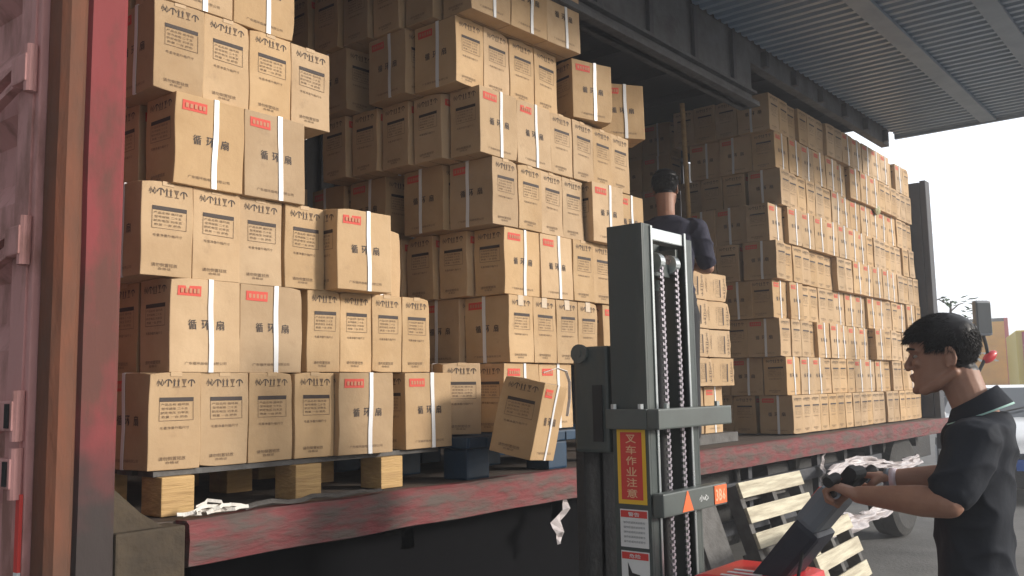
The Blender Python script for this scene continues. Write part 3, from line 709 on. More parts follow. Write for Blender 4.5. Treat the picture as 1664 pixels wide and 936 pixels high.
# lifting carriage on the truck side
bm = bmesh.new()
box(bm, SX+.004, SX+.05, SY+.16, SY+.31, 1.32, 1.70, bev=.012); box(bm, X2-.06, X2-.01, SY+.16, SY+.31, 1.32, 1.70, bev=.012)
box(bm, SX+.051, X2-.061, SY+.27, SY+.31, 1.34, 1.44, bev=.006); box(bm, SX+.051, X2-.061, SY+.27, SY+.31, 1.58, 1.68, bev=.006)
car = sp('fork_carriage', bm, M['mast'])
bm = bmesh.new(); tube(bm, [(SX-.012, SY+.275, 1.675), (SX+.003, SY+.275, 1.675)], .034, 20); tube(bm, [(SX-.016, SY+.275, 1.675), (SX-.0115, SY+.275, 1.675)], .014, 14); sp('roller', bm, M['mastlt'], car)
bm = bmesh.new(); box(bm, SX-.003, SX+.003, SY+.185, SY+.225, 1.36, 1.56); sp('slot', bm, M['hole'], car)
for xx in (SX+.06, X2-.20):
    bm = bmesh.new(); box(bm, xx, xx+.13, SY+.312, SY+.35, .60, 1.66, bev=.006); box(bm, xx, xx+.13, SY+.351, SY+1.14, .60, .635, bev=.006); sp('fork', bm, M['dark'], car)
# base legs, body, battery cover
for xx in (SX-.02, X2-.06):
    bm = bmesh.new(); box(bm, xx, xx+.1, 1.30, 2.60, .04, .12, bev=.012); leg = sp('support_leg', bm, M['mast'])
    bm = bmesh.new(); tube(bm, [(xx+.02, 2.5, .041), (xx+.08, 2.5, .041)], .04, 18); sp('load_roller', bm, M['hole'], leg)
bm = bmesh.new(); box(bm, SX+.0, 3.27, 1.24, 1.60, .10, .78, bev=.03); sp('body', bm, M['mast'])
bm = bmesh.new()
box(bm, SX+.06, 3.20, 1.22, 1.555, .782, .925, bev=.035); sp('battery_cover', bm, M['redplastic'], smooth=False)
bm = bmesh.new()
for k in range(3): box(bm, SX+.10+.05*k, SX+.115+.05*k, 1.34, 1.46, .9255, .9285)
sp('cover_badge', bm, M['stwhite'])
bm = bmesh.new(); tube(bm, [(3.0, 1.22, .1), (3.06, 1.22, .1)], .095, 24); sp('drive_wheel', bm, M['hole'])
# tiller
p0, p1 = Vector((3.03, 1.50, .74)), Vector((3.03, 1.10, 1.205)); d = (p1-p0).normalized(); nn = Vector((0, d.z, -d.y))
mx = Matrix(((1, d.x, nn.x, p0.x), (0, d.y, nn.y, p0.y), (0, d.z, nn.z, p0.z), (0, 0, 0, 1)))
Lt = (p1-p0).length
bm = bmesh.new(); box(bm, -.085, .085, -.05, Lt-.14, -.06, .035, bev=.02, mx=mx); til = sp('tiller_arm', bm, M['navy'])
bm = bmesh.new(); box(bm, -.085, .085, Lt-.16, Lt+.0, -.04, .045, bev=.028, mx=mx); head_ = sp('tiller_head', bm, M['grey'], til)
bm = bmesh.new(); box(bm, -.03, .03, Lt-.075, Lt-.03, .0455, .053, bev=.003, mx=mx); sp('red_button', bm, M['redplastic'], til)
hb = (p1+d*.075)
bm = bmesh.new()
for s in (-1, 1):
    tube(bm, [p1+Vector((s*.06, 0, 0))+d*-.01, p1+Vector((s*.12, 0, 0))+d*.02, hb+Vector((s*.17, 0, 0)), hb+Vector((s*.215, 0, 0))+d*-.015], [.016, .016, .017, .017], 12)
tube(bm, [hb+Vector((-.05, 0, 0)), hb+Vector((.05, 0, 0))], .022, 12); box(bm, -.03, .03, Lt-.01, Lt+.09, -.022, .028, bev=.012, mx=mx)
sp('handle_grip', bm, M['hole'], til, smooth=False)
bm = bmesh.new()
for s in (-1, 1): box(bm, s*.075-.03, s*.075+.03, Lt+.015, Lt+.05, .008, .035, bev=.006, mx=mx)
sp('red_switch', bm, M['redplastic'], til)
bm = bmesh.new(); tube(bm, [(2.96, 1.2, 1.05), (2.93, 1.22, .92), (2.95, 1.35, .80), (2.98, 1.45, .76)], .006, 8); sp('cable', bm, M['hole'], til)
HB = hb

# ------------------------------------------------------------------ people
def hand(bm, wrist, knuckle, grip_axis, palm_n, s=1.0, curl=1.0, side=1):
    """wrist->knuckle direction; fingers wrap around a bar running along grip_axis; palm_n points from the back of the hand to the palm"""
    w_, k_ = Vector(wrist), Vector(knuckle); f = (k_-w_).normalized(); ax = Vector(grip_axis).normalized(); pn = Vector(palm_n).normalized()
    mid = w_.lerp(k_, .5)
    for t in (-1.5, -.5, .5, 1.5):
        b = w_+ax*t*.011*s; e = k_+ax*t*.020*s
        limb(bm, [(*b, .016*s), (*b.lerp(e, .55), .0145*s), (*e, .0105*s)])
    lens = [.040, .045, .042, .033]
    for i, t in enumerate((1.5, .5, -.5, -1.5)):
        e = k_+ax*t*.021*s; L_ = lens[i]*s
        a1, a2, a3 = R(38*curl), R(115*curl), R(175*curl)
        q1 = e+(f*math.cos(a1)+pn*math.sin(a1))*L_
        q2 = q1+(f*math.cos(a2)+pn*math.sin(a2))*L_*.68
        q3 = q2+(f*math.cos(a3)+pn*math.sin(a3))*L_*.5
        limb(bm, [(*e, .0102*s), (*q1, .0092*s), (*q2, .0085*s), (*q3, .0074*s)])
    tb = w_+ax*.024*s+f*.022*s; t1 = tb+(ax*.6+f*.5+pn*.5).normalized()*.036*s; t2 = t1+(f*.6+pn*.85-ax*.25).normalized()*.030*s; t3 = t2+(f*.2+pn*.7-ax*.8).normalized()*.022*s
    limb(bm, [(*tb, .015*s), (*t1, .0125*s), (*t2, .0105*s), (*t3, .0085*s)])
HEADSEC = [(.000, .088, .040, .020), (.008, .097, .018, .033), (.022, .101, -.004, .045), (.040, .098, -.030, .053), (.058, .096, -.052, .059), (.075, .093, -.070, .064),
           (.095, .091, -.085, .069), (.112, .087, -.093, .072), (.122, .086, -.097, .0735), (.134, .093, -.100, .075), (.155, .094, -.102, .077), (.178, .088, -.099, .0755),
           (.200, .073, -.088, .068), (.217, .050, -.068, .054), (.229, .022, -.040, .034), (.234, 0, -.02, .016)]
def make_head(bm):                                  # local frame: chin at z=0, looks along +Y
    loft(bm, [(0, (f+b)/2, z, w_, (f-b)/2) for z, f, b, w_ in HEADSEC], 36, 2.25)
    limb(bm, [(0, .088, .128, .008), (0, .099, .110, .0085), (0, .111, .092, .0100), (0, .108, .083, .0095)])
    for s in (-1, 1):
        ball(bm, (s*.0125, .101, .085), (.0085, .011, .0075))
        ball(bm, (s*.036, .080, .098), (.022, .014, .016))            # cheekbones
        limb(bm, [(s*.012, .092, .136, .0075), (s*.034, .088, .139, .0075), (s*.052, .073, .134, .007)])   # brow
        limb(bm, [(s*(.078+.003*abs(math.sin(R(-80+a*30)))), -.016-.014*-math.cos(R(-80+a*30))*-1, .102+.028*math.sin(R(-80+a*30)), .0052) for a in range(9)])
        ball(bm, (s*.073, -.010, .100), (.008, .014, .024)); ball(bm, (s*.077, -.004, .074), (.006, .007, .009))
        limb(bm, [(s*.058, -.02, .055, .014), (s*.05, .03, .025, .015), (s*.03, .075, .008, .014)])   # jaw
    ball(bm, (0, .100, .0600), (.022, .0095, .0055)); ball(bm, (0, .098, .0475), (.020, .0100, .0062)); ball(bm, (0, .096, .014), (.018, .014, .014))
def scalp(u_, v_):                                  # u azimuth, v 0..1 from low to crown -> point & normal
    import bisect
    z = .03+.204*v_
    for i in range(len(HEADSEC)-1):
        if HEADSEC[i][0] <= z <= HEADSEC[i+1][0]:
            t = (z-HEADSEC[i][0])/(HEADSEC[i+1][0]-HEADSEC[i][0]); f, b, w_ = [HEADSEC[i][k]*(1-t)+HEADSEC[i+1][k]*t for k in (1, 2, 3)]
            break
    else: f, b, w_ = 0, -.02, .016
    c, s = math.cos(u_), math.sin(u_); e = 2/2.25
    p = Vector((w_*math.copysign(abs(c)**e, c), (f+b)/2+(f-b)/2*math.copysign(abs(s)**e, s), z))
    nrm = Vector((c/.077, s/.098, (z-.115)/.0135*.9)); nrm = Vector((p.x/.006, (p.y+.004)/.0098, (p.z-.125)/.0115)).normalized()
    return p, nrm
def in_hair(p):
    if p.y > .045: return p.z > .165+.25*max(0, p.y-.075)
    if p.y > .012: return p.z > .128
    if p.y > -.03: return p.z > .122
    return p.z > .050+.35*max(0, p.y+.085)
def make_hair(seed, n=8500, L0=.023):
    rnd = random.Random(seed); bm = bmesh.new(); cnt = 0
    while cnt < n:
        u_ = rnd.uniform(0, 2*math.pi); v_ = 1-rnd.random()**1.6*1.0
        v_ = rnd.random()
        p, nm = scalp(u_, v_)
        if not in_hair(p): continue
        cnt += 1
        low = min(1, max(.25, (p.z-.05)/.12)); L_ = L0*(.45+.75*low)*rnd.uniform(.7, 1.25)
        whorl = Vector((0, 1, 0)) if p.y > -.05 else Vector((0, -.3, -1))
        side = Vector((p.x*3, .1, -.7))
        comb = (whorl*(.75 if p.z > .16 else .25)+side*(.55 if p.z < .19 else .15)+Vector((rnd.uniform(-.22, .22), rnd.uniform(-.22, .22), rnd.uniform(-.15, .15)))).normalized()
        d0 = (nm*.62+comb*.65).normalized(); d1 = (nm*.1+comb*1.0+Vector((0, 0, -.25))).normalized()
        a = p-nm*.004; b = a+d0*L_*.55; c = b+d1*L_*.6
        r = rnd.uniform(.001, .002)
        uu, vv = frame(d0)
        rg = [[bm.verts.new(q+(uu*math.cos(t)+vv*math.sin(t))*rr_) for t in (0, 2.09, 4.19)] for q, rr_ in ((a, r), (b, r*.8))]
        tip = bm.verts.new(c)
        for k in range(3):
            bm.faces.new((rg[0][k], rg[0][(k+1) % 3], rg[1][(k+1) % 3], rg[1][k])); bm.faces.new((rg[1][k], rg[1][(k+1) % 3], tip))
    return bm
def hair_cap(bm):
    seg = 48; nz = 26
    grid = [[scalp(2*math.pi*k/seg, j/nz) for k in range(seg)] for j in range(nz+1)]
    vs = [[bm.verts.new(p+nm*(.008+.004*noise.noise(p*60))) for p, nm in row] for row in grid]
    for j in range(nz):
        for k in range(seg):
            pts = [grid[j][k][0], grid[j][(k+1) % seg][0], grid[j+1][(k+1) % seg][0], grid[j+1][k][0]]
            if all(in_hair(q) for q in pts): bm.faces.new((vs[j][k], vs[j][(k+1) % seg], vs[j+1][(k+1) % seg], vs[j+1][k]))
    bmesh.ops.delete(bm, geom=[v for v in bm.verts if not v.link_faces], context='VERTS')

def person(label, loc, rz, headp, head_rot, arms, shirt, collar=True, floor=0.0, scale=1.0, hair_seed=1, lean=0.0):
    """local frame: feet at z=0, body looks along +Y, -X is the person's left"""
    P_ = thing('person', label, 'person', loc, rz, None); P_.scale = (scale,)*3
    Hm = Matrix.Translation(headp) @ head_rot.to_matrix().to_4x4() @ Matrix.Scale(.975, 4)
    bm = bmesh.new()
    hb_ = bmesh.new(); make_head(hb_); hb_.transform(Hm); me = bpy.data.meshes.new('x'); hb_.to_mesh(me); hb_.free(); bm.from_mesh(me); bpy.data.meshes.remove(me)
    nk = Hm @ Vector((0, -.030, .050)); hp = Vector(headp)
    limb(bm, [(*nk, .058), (hp.x*.6, hp.y*.5-.028, 1.475, .056), (0, -.035, 1.40, .066)])
    # torso, legs
    loft(bm, [(0, -.025, 1.41, .07, .055), (0, -.025, 1.38, .13, .06), (0, -.01, 1.32, .150, .072), (0, .004, 1.2, .135, .076), (0, .012, 1.05, .128, .074), (0, .010, .93, .135, .078), (0, .006, .82, .135, .085)][::-1], 30)
    for s in (-1, 1):
        limb(bm, [(s*.085, 0, .88, .088), (s*.10, .01, .50, .056), (s*.11, -.02, .09, .038)])
        limb(bm, [(s*.11, -.03, .045, .036), (s*.12, .10, .035, .032)])
    for arm in arms:
        sh, el, wr = arm['sh'], arm['el'], arm['wr']
        limb(bm, [(*sh, .052), (*Vector(sh).lerp(Vector(el), .5), .045), (*el, .038)])
        e_, w_ = Vector(el), Vector(wr)
        limb(bm, [(*el, .041), (*e_.lerp(w_, .28), .045), (*e_.lerp(w_, .7), .034), (*wr, .026)])
        if 'kn' in arm: hand(bm, wr, arm['kn'], arm['ax'], arm['pn'])
    body = remesh('body', bm, [M['skin'], M['hair']], .0042, P_, 5)
    # colour the scalp under the hair
    inv = Hm.inverted()
    for p in body.data.polygons:
        q = inv @ p.center
        if -.12 < q.y < .12 and abs(q.x) < .1 and q.z > .03 and in_hair(q) and abs(q.x) < .0785: p.material_index = 1
    hm = make_hair(hair_seed); hair_cap(hm); hm.transform(Hm); mesh_obj('hair', hm, M['hair'], P_, smooth=True)
    for s in (-1, 1):
        bm = bmesh.new(); ball(bm, (s*.031, .0775, .117), (.0115, .0105, .0065), 2); bm.transform(Hm); e_ = mesh_obj('eye', bm, M['eye'], P_, True)
        bm = bmesh.new(); ball(bm, (s*.031, .0855, .117), (.0052, .0035, .0052), 2); bm.transform(Hm); mesh_obj('iris', bm, M['iris'], e_, True)
        bm = bmesh.new(); limb(bm, [(s*.016, .1005, .141, .0035), (s*.034, .0965, .1445, .004), (s*.052, .080, .139, .003)]); bm.transform(Hm); mesh_obj('eyebrow', bm, M['hair'], P_, True)
    # shirt
    bm = bmesh.new()
    loft(bm, [(0, -.035, 1.455, .066, .064), (0, -.034, 1.44, .10, .072), (0, -.03, 1.415, .165, .088), (0, -.018, 1.36, .180, .098), (0, .002, 1.28, .172, .104), (0, .014, 1.17, .162, .104), (0, .018, 1.05, .158, .104), (0, .016, .95, .164, .107), (0, .012, .86, .172, .110)][::-1], 36, 2.4)
    for arm in arms:
        sh, el = Vector(arm['sh']), Vector(arm['el']); L_ = (el-sh)
        a, b = sh, sh+L_*.80
        limb(bm, [(*(a-Vector((a.x*.12, 0, 0))), .076), (*a, .074), (*a.lerp(b, .4), .070), (*b, .066)])
    s_ = remesh('shirt', bm, shirt, .006, P_, 6)
    # gather folds
    nrs = [v.normal.copy() for v in s_.data.vertices]
    for v, vn in zip(s_.data.vertices, nrs):
        c = v.co; rg_ = (1-abs(noise.noise(Vector((c.x*5+3, c.y*6+c.z*6, c.z*7-c.y*5)))*2.2)); f = .010*max(0, rg_)**2-.004+.004*noise.noise(Vector((c.x*16, c.y*18, c.z*14+c.y*16)))
        v.co += vn*f
    if collar:
        bm = bmesh.new(); seg = 30
        for ring, (mi) in ((0, 0),):
            rr_ = []
            for k in range(seg+1):
                a = R(108)+R(324)*k/seg; c, s = math.cos(a), math.sin(a)
                fr = max(0, s)                        # front dips down
                top = Vector((.064*c, -.012+.062*s+.008*fr, 1.500-.036*s)); low = Vector((.092*c, -.030+.086*s+.018*fr, 1.450-.032*s))
                tr = top.lerp(low, .91); rr_.append([bm.verts.new(q) for q in (top-Vector((c, s, 0))*.004, top, tr, low, low-Vector((c, s, 0))*.005)])
            for a_, b_ in zip(rr_, rr_[1:]):
                for k in range(4):
                    bm.faces.new((a_[k], a_[k+1], b_[k+1], b_[k])).material_index = 1 if k == 2 else 0
        mesh_obj('collar', bm, [shirt, M['trim']], P_, True)
    # trousers and shoes
    bm = bmesh.new(); loft(bm, [(0, 0, .80, .165, .115), (0, 0, .90, .172, .118), (0, 0, .97, .165, .112)], 30)
    for s in (-1, 1): limb(bm, [(s*.088, 0, .84, .100), (s*.10, .01, .50, .074), (s*.11, -.02, .10, .058)])
    remesh('trousers', bm, M['trouser'], .008, P_, 5)
    for s in (-1, 1):
        bm = bmesh.new(); limb(bm, [(s*.11, -.04, .048, .046), (s*.115, .05, .045, .043), (s*.12, .13, .036, .034)]); remesh('shoe', bm, M['shoe'], .006, P_, 4)
    return P_
# the operator: stands at (3.03, .68), looks along +Y
ox, oy = 3.02, .690
gl = HB+Vector((-.165, 0, .012)); gr = HB+Vector((.165, 0, .012))
MR = R(11)
def loc_(p): return Matrix.Rotation(-MR, 3, 'Z') @ Vector((p[0]-ox, p[1]-oy, p[2]))
wl = Vector((2.865, 1.055-.0, 1.232)); wr_ = Vector((3.195, 1.05, 1.262))
op = person('man in dark polo shirt gripping the stacker tiller with both hands', (ox, oy, 0), MR, (0.0, .052, 1.522), Euler((R(-7), 0, R(4))),
  [dict(sh=Vector((-.160, -.005, 1.378)), el=loc_((2.765, .705, 1.215)), wr=loc_((2.855, .985, 1.215)), kn=loc_((2.865, 1.055, 1.236)), ax=(1, 0, 0), pn=(0, .15, -1)),
   dict(sh=Vector((.165, .02, 1.365)), el=loc_((3.27, .80, 1.235)), wr=loc_((3.205, 1.0, 1.235)), kn=loc_((3.195, 1.065, 1.245)), ax=(-1, 0, 0), pn=(0, .15, -1))],
  M['shirt'], True, hair_seed=5)
# wrist band on the far arm
bm = bmesh.new(); a = loc_((3.208, .975, 1.235)); b = loc_((3.2065, .995, 1.235)); tube(bm, [a, b], .032, 20); mesh_obj('wrist_band', bm, M['bracelet'], op, True)
bm = bmesh.new(); a = loc_((3.2065, .9955, 1.235)); b = loc_((3.205, 1.012, 1.235)); tube(bm, [a, b], .031, 20); mesh_obj('watch', bm, M['grey'], op, True)
# worker inside the truck, turned away towards the far stack
wx, wy = 5.38, 3.02
person('man in navy shirt standing inside the truck behind the mast', (wx, wy, FL+.002), R(-62), (0, .045, 1.552), Euler((R(-10), 0, R(0))),
  [dict(sh=(-.19, -.02, 1.37), el=(-.23, .09, 1.13), wr=(-.16, .31, 1.17), kn=(-.15, .38, 1.18), ax=(1, 0, 0), pn=(0, .2, -1)),
   dict(sh=(.19, -.02, 1.37), el=(.25, .12, 1.14), wr=(.17, .36, 1.18), kn=(.16, .43, 1.19), ax=(-1, 0, 0), pn=(0, .2, -1))],
  M['navyshirt'], False, hair_seed=9, scale=1.05)

# ------------------------------------------------------------------ loose bits
def ribbon(bm, pts, w_, axis=(0, 0, 1), t=.0012):
    pts = [Vector(p) for p in pts]; ax = Vector(axis)
    vs = []
    for i, p in enumerate(pts):
        d = (pts[min(i+1, len(pts)-1)]-pts[max(i-1, 0)]).normalized(); s = (ax-d*ax.dot(d)).normalized()
        nrm = d.cross(s)
        vs.append([bm.verts.new(p+s*w_/2+nrm*t), bm.verts.new(p-s*w_/2+nrm*t), bm.verts.new(p-s*w_/2-nrm*t), bm.verts.new(p+s*w_/2-nrm*t)])
    for a, b in zip(vs, vs[1:]):
        for k in range(4): bm.faces.new((a[k], a[(k+1) % 4], b[(k+1) % 4], b[k]))
rnd = random.Random(11)
bm = bmesh.new()
for k in range(5):
    x = 1.70+.03*k; pts = []
    z0 = FL+.018
    for j in range(7):
        t = j/6; pts.append((x+.17*t*(1 if k % 2 else .8)+rnd.uniform(-.01, .01), 2.80+rnd.uniform(-.02, .03), z0+.035*math.sin(math.pi*t)*(k % 3)/2+.006*rnd.random()))
    ribbon(bm, pts, .012, (.2, .5, 1))
tag(mesh_obj('cut_strapping', bm, M['cloth']), 'tangle of cut white strapping on the sill beside the yellow pallet block', 'strapping')
bm = bmesh.new()
pts = [(1.95+.06*k, 2.80+.012*math.sin(k*1.3), FL+.016+.012*math.sin(k*.9)**2) for k in range(12)]
ribbon(bm, pts, .02, (0, 1, .4)); ribbon(bm, [(p[0]+.02, p[1]+.02, p[2]+.004) for p in pts[:9]], .016, (0, 1, .2))
tag(mesh_obj('twisted_strap', bm, M['greyboard']), 'grey twisted strap lying along the red sill', 'strap')
bm = bmesh.new()
ribbon(bm, [(3.41, 2.585, 1.625), (3.47, 2.55, 1.645), (3.54, 2.55, 1.63), (3.58, 2.56, 1.58), (3.59, 2.57, 1.50), (3.575, 2.575, 1.42)], .014, (.3, -1, .2))
tag(mesh_obj('loose_strap', bm, M['strap']), 'loose white strap curling off the tipping carton', 'strap')
# shreds of plastic hanging under the sill
for i, (x, y, z, L_, lb2) in enumerate(((3.85, 2.80, 1.0, .22, 'wide shred of pale plastic hanging below the sill, left of the mast'), (4.33, 2.80, .98, .20, 'thin shred of pale plastic hanging below the sill, nearest the mast'),
                                   (7.45, 2.82, .99, .22, 'shred of pale plastic hanging below the sill above the leaning pallets'))):
    bm = bmesh.new(); pts = [(x+.03*math.sin(k*1.1+i)-.01*k, y+.01*math.sin(k*2), z-L_*k/8) for k in range(9)]
    vs = []
    for k, p in enumerate(pts):
        wv = (.045 if i != 1 else .014)*math.sin(math.pi*(k+1)/10)
        vs.append([bm.verts.new((p[0]-wv, p[1], p[2])), bm.verts.new((p[0], p[1]-.012*(-1)**k, p[2]+.006)), bm.verts.new((p[0]+wv, p[1]+.004, p[2]))])
    for a, b in zip(vs, vs[1:]):
        for k in range(2): bm.faces.new((a[k], a[k+1], b[k+1], b[k]))
    tag(mesh_obj('plastic_shred', bm, M['film']), lb2, 'plastic', 'plastic shreds hanging below the sill')
# crumpled plastic film between pallet and wheel
def film(name, label, x0, x1, ytop, z0, sag, drop, seed):
    bm = bmesh.new(); nx, nz = 60, 14; g_ = []
    for i in range(nx+1):
        t = i/nx; col = []
        for j in range(nz+1):
            u_ = j/nz; x = x0+(x1-x0)*t; z = z0(t)-drop*(.6+.6*noise.noise((t*4, seed, 0)))*u_
            col.append(bm.verts.new((x+.03*noise.noise((t*9, u_*4, seed)), ytop+.07*noise.noise((t*11, u_*5, seed+3))-.06*u_, z+.02*noise.noise((t*13, u_*6, seed+9)))))
        g_.append(col)
    for i in range(nx):
        for j in range(nz): bm.faces.new((g_[i][j], g_[i+1][j], g_[i+1][j+1], g_[i][j+1]))
    tag(mesh_obj(name, bm, M['film'], smooth=True), label, 'plastic film')
film('plastic_film', 'crumpled pinkish plastic film draped beside the leaning pallet', 6.35, 8.3, 2.55, lambda t: .50+.12*t+.04*math.sin(t*7), .1, .16, 2)
film('plastic_film', 'pale bunched plastic wrap under the truck above the hands', 7.2, 9.6, 2.72, lambda t: .88+.06*math.sin(t*6), .1, .14, 7)
# small sponge stuck on the far stack
bm = bmesh.new(); ball(bm, (9.72, 2.985, 3.33), (.085, .03, .055), 3)
for v in bm.verts: v.co += v.co.normalized()*.0+Vector((noise.noise(v.co*25), noise.noise(v.co*25+Vector((5, 0, 0)))*.5, noise.noise(v.co*25+Vector((0, 7, 0)))))*.018
tag(mesh_obj('sponge_scrap', bm, M['foam']), 'greenish lump of foam stuck on the face of the far stack', 'foam')

# ------------------------------------------------------------------ background beyond the truck
def cam_pt(px, py, depth): 
    q = cam.matrix_world.translation+F*depth+RR*((px-832)/1500*depth)+UU*((468-py)/1500*depth); return q
# yellow containers on a trailer about 35 m off
def container(label, cx, cy, L_, rz, m, letters=None, posts=True):
    t = thing('shipping_container', label, 'container', (cx, cy, 1.25), rz, 'yellow containers in the yard')
    bm = bmesh.new(); n_ = int(L_/.28)
    box(bm, 0, L_, .04, 2.4, .12, 2.48)
    for i in range(n_): box(bm, .12+i*.28, .26+i*.28, .0, .045, .16, 2.42)
    mesh_obj('corrugated_wall', bm, m, t)
    for x_ in (0, L_-.14):
        bm = bmesh.new(); box(bm, x_-.01, x_+.15, -.03, .1, 0, 2.6); mesh_obj('corner_post', bm, M['stred'], t)
    bm = bmesh.new(); box(bm, 0, L_, -.02, 2.42, 2.481, 2.60); mesh_obj('top_frame', bm, M['greyboard'], t)
    bm = bmesh.new(); box(bm, 0, L_, -.02, 2.42, 0, .119); mesh_obj('bottom_frame', bm, m, t)
    if letters:
        # end wall with horizontal ribs and lettering
        bm = bmesh.new()
        for i in range(5): box(bm, -.05, -.001, .12, 2.28, .2+i*.46, .42+i*.46)
        mesh_obj('end_panel', bm, m, t)
        bm = bmesh.new(); put_text(bm, letters, (-.055, 1.1, 1.17), (0, -1, 0), (0, 0, 1), 1.5, .34, 0, .03); mesh_obj('lettering', bm, M['stwhite'], t)
    return t
p = cam_pt(1644, 622, 34)
yc = container('yellow shipping container with ribbed end and white letters, behind the man', p.x, p.y, 12, 0, M['ycont'], 'YXX')
yc.rotation_euler = (0, 0, R(14))
p = cam_pt(1656, 618, 28)
bm = bmesh.new()
wk = thing('yellow_tank_truck', 'bright yellow truck body standing right of the yellow container', 'truck', (p.x, p.y, 0), R(14))
box(bm, 0, 5, -2.2, 0, 1.2, 3.05, bev=.05); mesh_obj('cargo_body', bm, M['yel2'], wk)
for k in range(5):
    bm = bmesh.new(); box(bm, -.06, -.005, -.25-.42*k, -.17-.42*k, 1.2, 3.0); mesh_obj('side_post', bm, M['stred'] if k % 2 == 0 else M['ycont'], wk)
for xx in (.8, 4.0):
    bm = bmesh.new(); tube(bm, [(xx, -2.2, .5), (xx, -1.9, .5)], .5, 24); mesh_obj('wheel', bm, M['tyre'], wk)
bm = bmesh.new(); box(bm, 0, 5, -1.7, -.5, .6, 1.19); mesh_obj('chassis', bm, M['dark'], wk)
tr = thing('flatbed_trailer', 'low flatbed trailer under the yellow shipping container', 'trailer', (yc.location.x, yc.location.y, 0), R(14))
bm = bmesh.new(); box(bm, -.1, 12.2, .1, 2.3, 1.0, 1.245); mesh_obj('bed', bm, M['dark'], tr)
for xx in (1, 2.3, 10):
    for yy in (.1, 2.0):
        bm = bmesh.new(); tube(bm, [(xx, yy, .5), (xx, yy+.3, .5)], .5, 24); mesh_obj('wheel', bm, M['tyre'], tr)
# white car facing the camera, 11.5 m off
cp = cam_pt(1672, 620, 11.6); ang = math.atan2(-cp.y, -cp.x)      # nose points at the camera
car_ = thing('parked_car', 'white parked car facing us at the right edge, blue plate', 'car', (cp.x, cp.y, 0), ang+R(8))
secs = [  # x along the car (nose +), half width, bottom, hood/roof height, glass?
 (0.0, .78, .30, .62), (-.05, .86, .22, .74), (-.25, .89, .20, .84), (-.9, .90, .2, .98), (-1.25, .90, .2, 1.04), (-3.9, .90, .2, 1.06), (-4.35, .86, .25, .98), (-4.5, .78, .32, .7)]
bm = bmesh.new(); rings = []
for x, hw, zb, zt in secs:
    rings.append([bm.verts.new((x, y, z)) for y, z in ((-hw*.9, zb), (-hw, zb+.12), (-hw, zb+(zt-zb)*.7), (-hw*.93, zt-.05), (-hw*.6, zt), (0, zt+.015), (hw*.6, zt), (hw*.93, zt-.05), (hw, zb+(zt-zb)*.7), (hw, zb+.12), (hw*.9, zb))])
for a, b in zip(rings, rings[1:]):
    for k in range(11): bm.faces.new((a[k], a[(k+1) % 11], b[(k+1) % 11], b[k]))
bm.faces.new(rings[0]); bm.faces.new(rings[-1][::-1]); mesh_obj('body', bm, M['white'], car_, True)
bm = bmesh.new(); rings = []
for x, hw, zt in ((-1.15, .78, 1.03), (-1.9, .66, 1.44), (-2.3, .63, 1.48), (-3.2, .63, 1.47), (-4.1, .74, 1.05)):
    rings.append([bm.verts.new((x, y, z)) for y, z in ((-hw-.06*(zt > 1.2), 1.0), (-hw, zt-.03), (-hw*.8, zt), (hw*.8, zt), (hw, zt-.03), (hw+.06*(zt > 1.2), 1.0))])
for a, b in zip(rings, rings[1:]):
    for k in range(5):
        f = bm.faces.new((a[k], a[k+1], b[k+1], b[k])); zc = f.calc_center_median().z; f.material_index = 0 if (k == 2 and 1.40 < zc) else (0 if k in (1, 3) else 1)
mesh_obj('cabin', bm, [M['white'], M['glass']], car_)
bm = bmesh.new(); box(bm, -.02, .05, -.62, .62, .20, .50, bev=.02); bp_ = mesh_obj('bumper', bm, M['dark'], car_)
bm = bmesh.new(); box(bm, .051, .062, -.22, .22, .42, .56); 
put_text(bm, '粤B·1F6', (.0635, 0, .49), (0, 1, 0), (0, 0, 1), .36, .09, 1, .01) if False else None
mesh_obj('number_plate', bm, [M['plate'], M['stwhite']], car_)
for s in (-1, 1):
    bm = bmesh.new(); ball(bm, (-.10, s*.66, .72), (.12, .17, .08), 3); mesh_obj('headlight', bm, M['silver'], car_, True)
    bm = bmesh.new(); ball(bm, (-1.35, s*1.0, 1.08), (.07, .12, .09), 3); mesh_obj('wing_mirror', bm, M['white'], car_, True)
    for xx in (-.85, -3.6):
        bm = bmesh.new(); tube(bm, [(xx, s*.72, .32), (xx, s*.91, .32)], .32, 28); wl_ = mesh_obj('wheel', bm, M['tyre'], car_)
        bm = bmesh.new(); tube(bm, [(xx, s*.911, .32), (xx, s*.925, .32)], .2, 20); mesh_obj('rim', bm, M['silver'], wl_)
bm = bmesh.new(); tube(bm, [(-1.1, -.5, 1.05), (-1.35, .1, 1.17)], .012, 6); tube(bm, [(-1.1, .1, 1.05), (-1.35, .65, 1.17)], .012, 6); mesh_obj('wiper', bm, M['hole'], car_)
# truck mirror on its post behind the man's head
q = cam_pt(1596, 517, 8.6)
mt = thing('mirror_post', 'black rectangular mirror on a post with a red cap, behind the man', 'mirror', (q.x, q.y, 0), yaw-R(90)+R(12))
bm = bmesh.new(); box(bm, -.085, .085, -.03, .03, q.z-.165, q.z+.165, bev=.025); mh = mesh_obj('mirror_housing', bm, M['grey'], mt)
bm = bmesh.new(); box(bm, -.07, .07, -.034, -.0305, q.z-.14, q.z+.14); mesh_obj('mirror_glass', bm, M['glass'], mh)
bm = bmesh.new(); tube(bm, [(.0, .0, q.z-.165), (.02, 0, q.z-.25), (.03, 0, q.z-.33), (-.16, 0, q.z-.62), (-.2, 0, 0)], .016, 8); mesh_obj('arm', bm, M['hole'], mt)
bm = bmesh.new(); ball(bm, (.05, 0, q.z-.36), (.085, .04, .045), 3, Euler((0, R(-35), 0))); mesh_obj('red_cap', bm, M['redplastic'], mt, True)
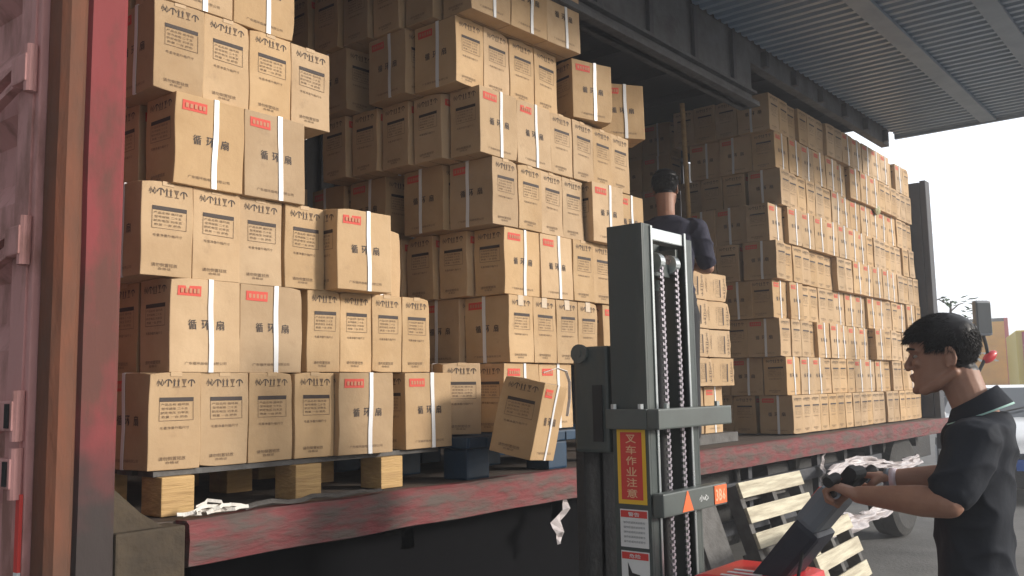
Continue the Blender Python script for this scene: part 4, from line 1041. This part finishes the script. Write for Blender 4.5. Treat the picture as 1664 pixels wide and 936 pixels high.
# young tree behind the end post
q = cam_pt(1545, 500, 14)
ty = thing('young_tree', 'small leafy sapling rising beside the far end of the truck', 'tree', (q.x, q.y, 0))
bm = bmesh.new(); tube(bm, [(0, 0, 0), (.03, 0, q.z*.5), (0, .02, q.z-.25), (.02, 0, q.z+.1)], [.05, .04, .03, .01], 8)
for k in range(7):
    a = k*2.4; z = q.z-.45+.08*k; tube(bm, [(0, 0, z), (.15*math.cos(a), .15*math.sin(a), z+.1), (.27*math.cos(a), .27*math.sin(a), z+.13)], [.012, .009, .004], 5)
mesh_obj('trunk', bm, M['bark'], ty)
bm = bmesh.new(); rnd = random.Random(4)
for k in range(70):
    a = rnd.uniform(0, 6.28); rr_ = rnd.uniform(.05, .34); z = q.z+rnd.uniform(-.55, .18); c = Vector((rr_*math.cos(a), rr_*math.sin(a), z))
    d = Vector((math.cos(a+rnd.uniform(-.6, .6)), math.sin(a+rnd.uniform(-.6, .6)), rnd.uniform(-.6, .3))).normalized(); u_, v_ = frame(d); L_ = rnd.uniform(.10, .2)
    p0_, p1_, p2_, p3_ = c, c+d*L_*.5+u_*L_*.22-v_*.01, c+d*L_, c+d*L_*.5-u_*L_*.22-v_*.01
    m_ = c+d*L_*.5+v_*.008
    vv = [bm.verts.new(x) for x in (p0_, p1_, p2_, p3_, m_)]
    for i in range(4): bm.faces.new((vv[i], vv[(i+1) % 4], vv[4]))
mesh_obj('crown', bm, M['leaf'], ty)
# unseen trailer, added to block the bright yard behind the underbody
nb = thing('added_trailer', 'dark trailer added beyond the truck to keep the view underneath dark', 'trailer', (5, 6.6, 0))
bm = bmesh.new(); box(bm, -6, 9, 0, 2.4, .35, 2.6, bev=.02); mesh_obj('trailer_box', bm, M['dark'], nb)
for xx in (-3, -1.7, 6):
    bm = bmesh.new(); tube(bm, [(xx, -.05, .5), (xx, .3, .5)], .5, 24); mesh_obj('wheel', bm, M['tyre'], nb)

# ------------------------------------------------------------------ thin volume that pales the far stack, standing in for lens glare
bm = bmesh.new(); box(bm, -402, 402, -402, 402, -1.0, 5.5); hz_ = mesh_obj('glare_haze', bm, []); hz_['kind'] = 'stuff'
hm_ = bpy.data.materials.new('glare_haze'); hm_.use_nodes = True; n_ = hm_.node_tree.nodes
for x_ in list(n_):
    if x_.type == 'BSDF_PRINCIPLED': n_.remove(x_)
pv = n_.new('ShaderNodeVolumePrincipled'); pv.inputs['Color'].default_value = (.93, .95, 1, 1); pv.inputs['Density'].default_value = .008; pv.inputs['Anisotropy'].default_value = .35
hm_.node_tree.links.new(pv.outputs[0], n_['Material Output'].inputs['Volume']); hz_.data.materials.append(hm_)
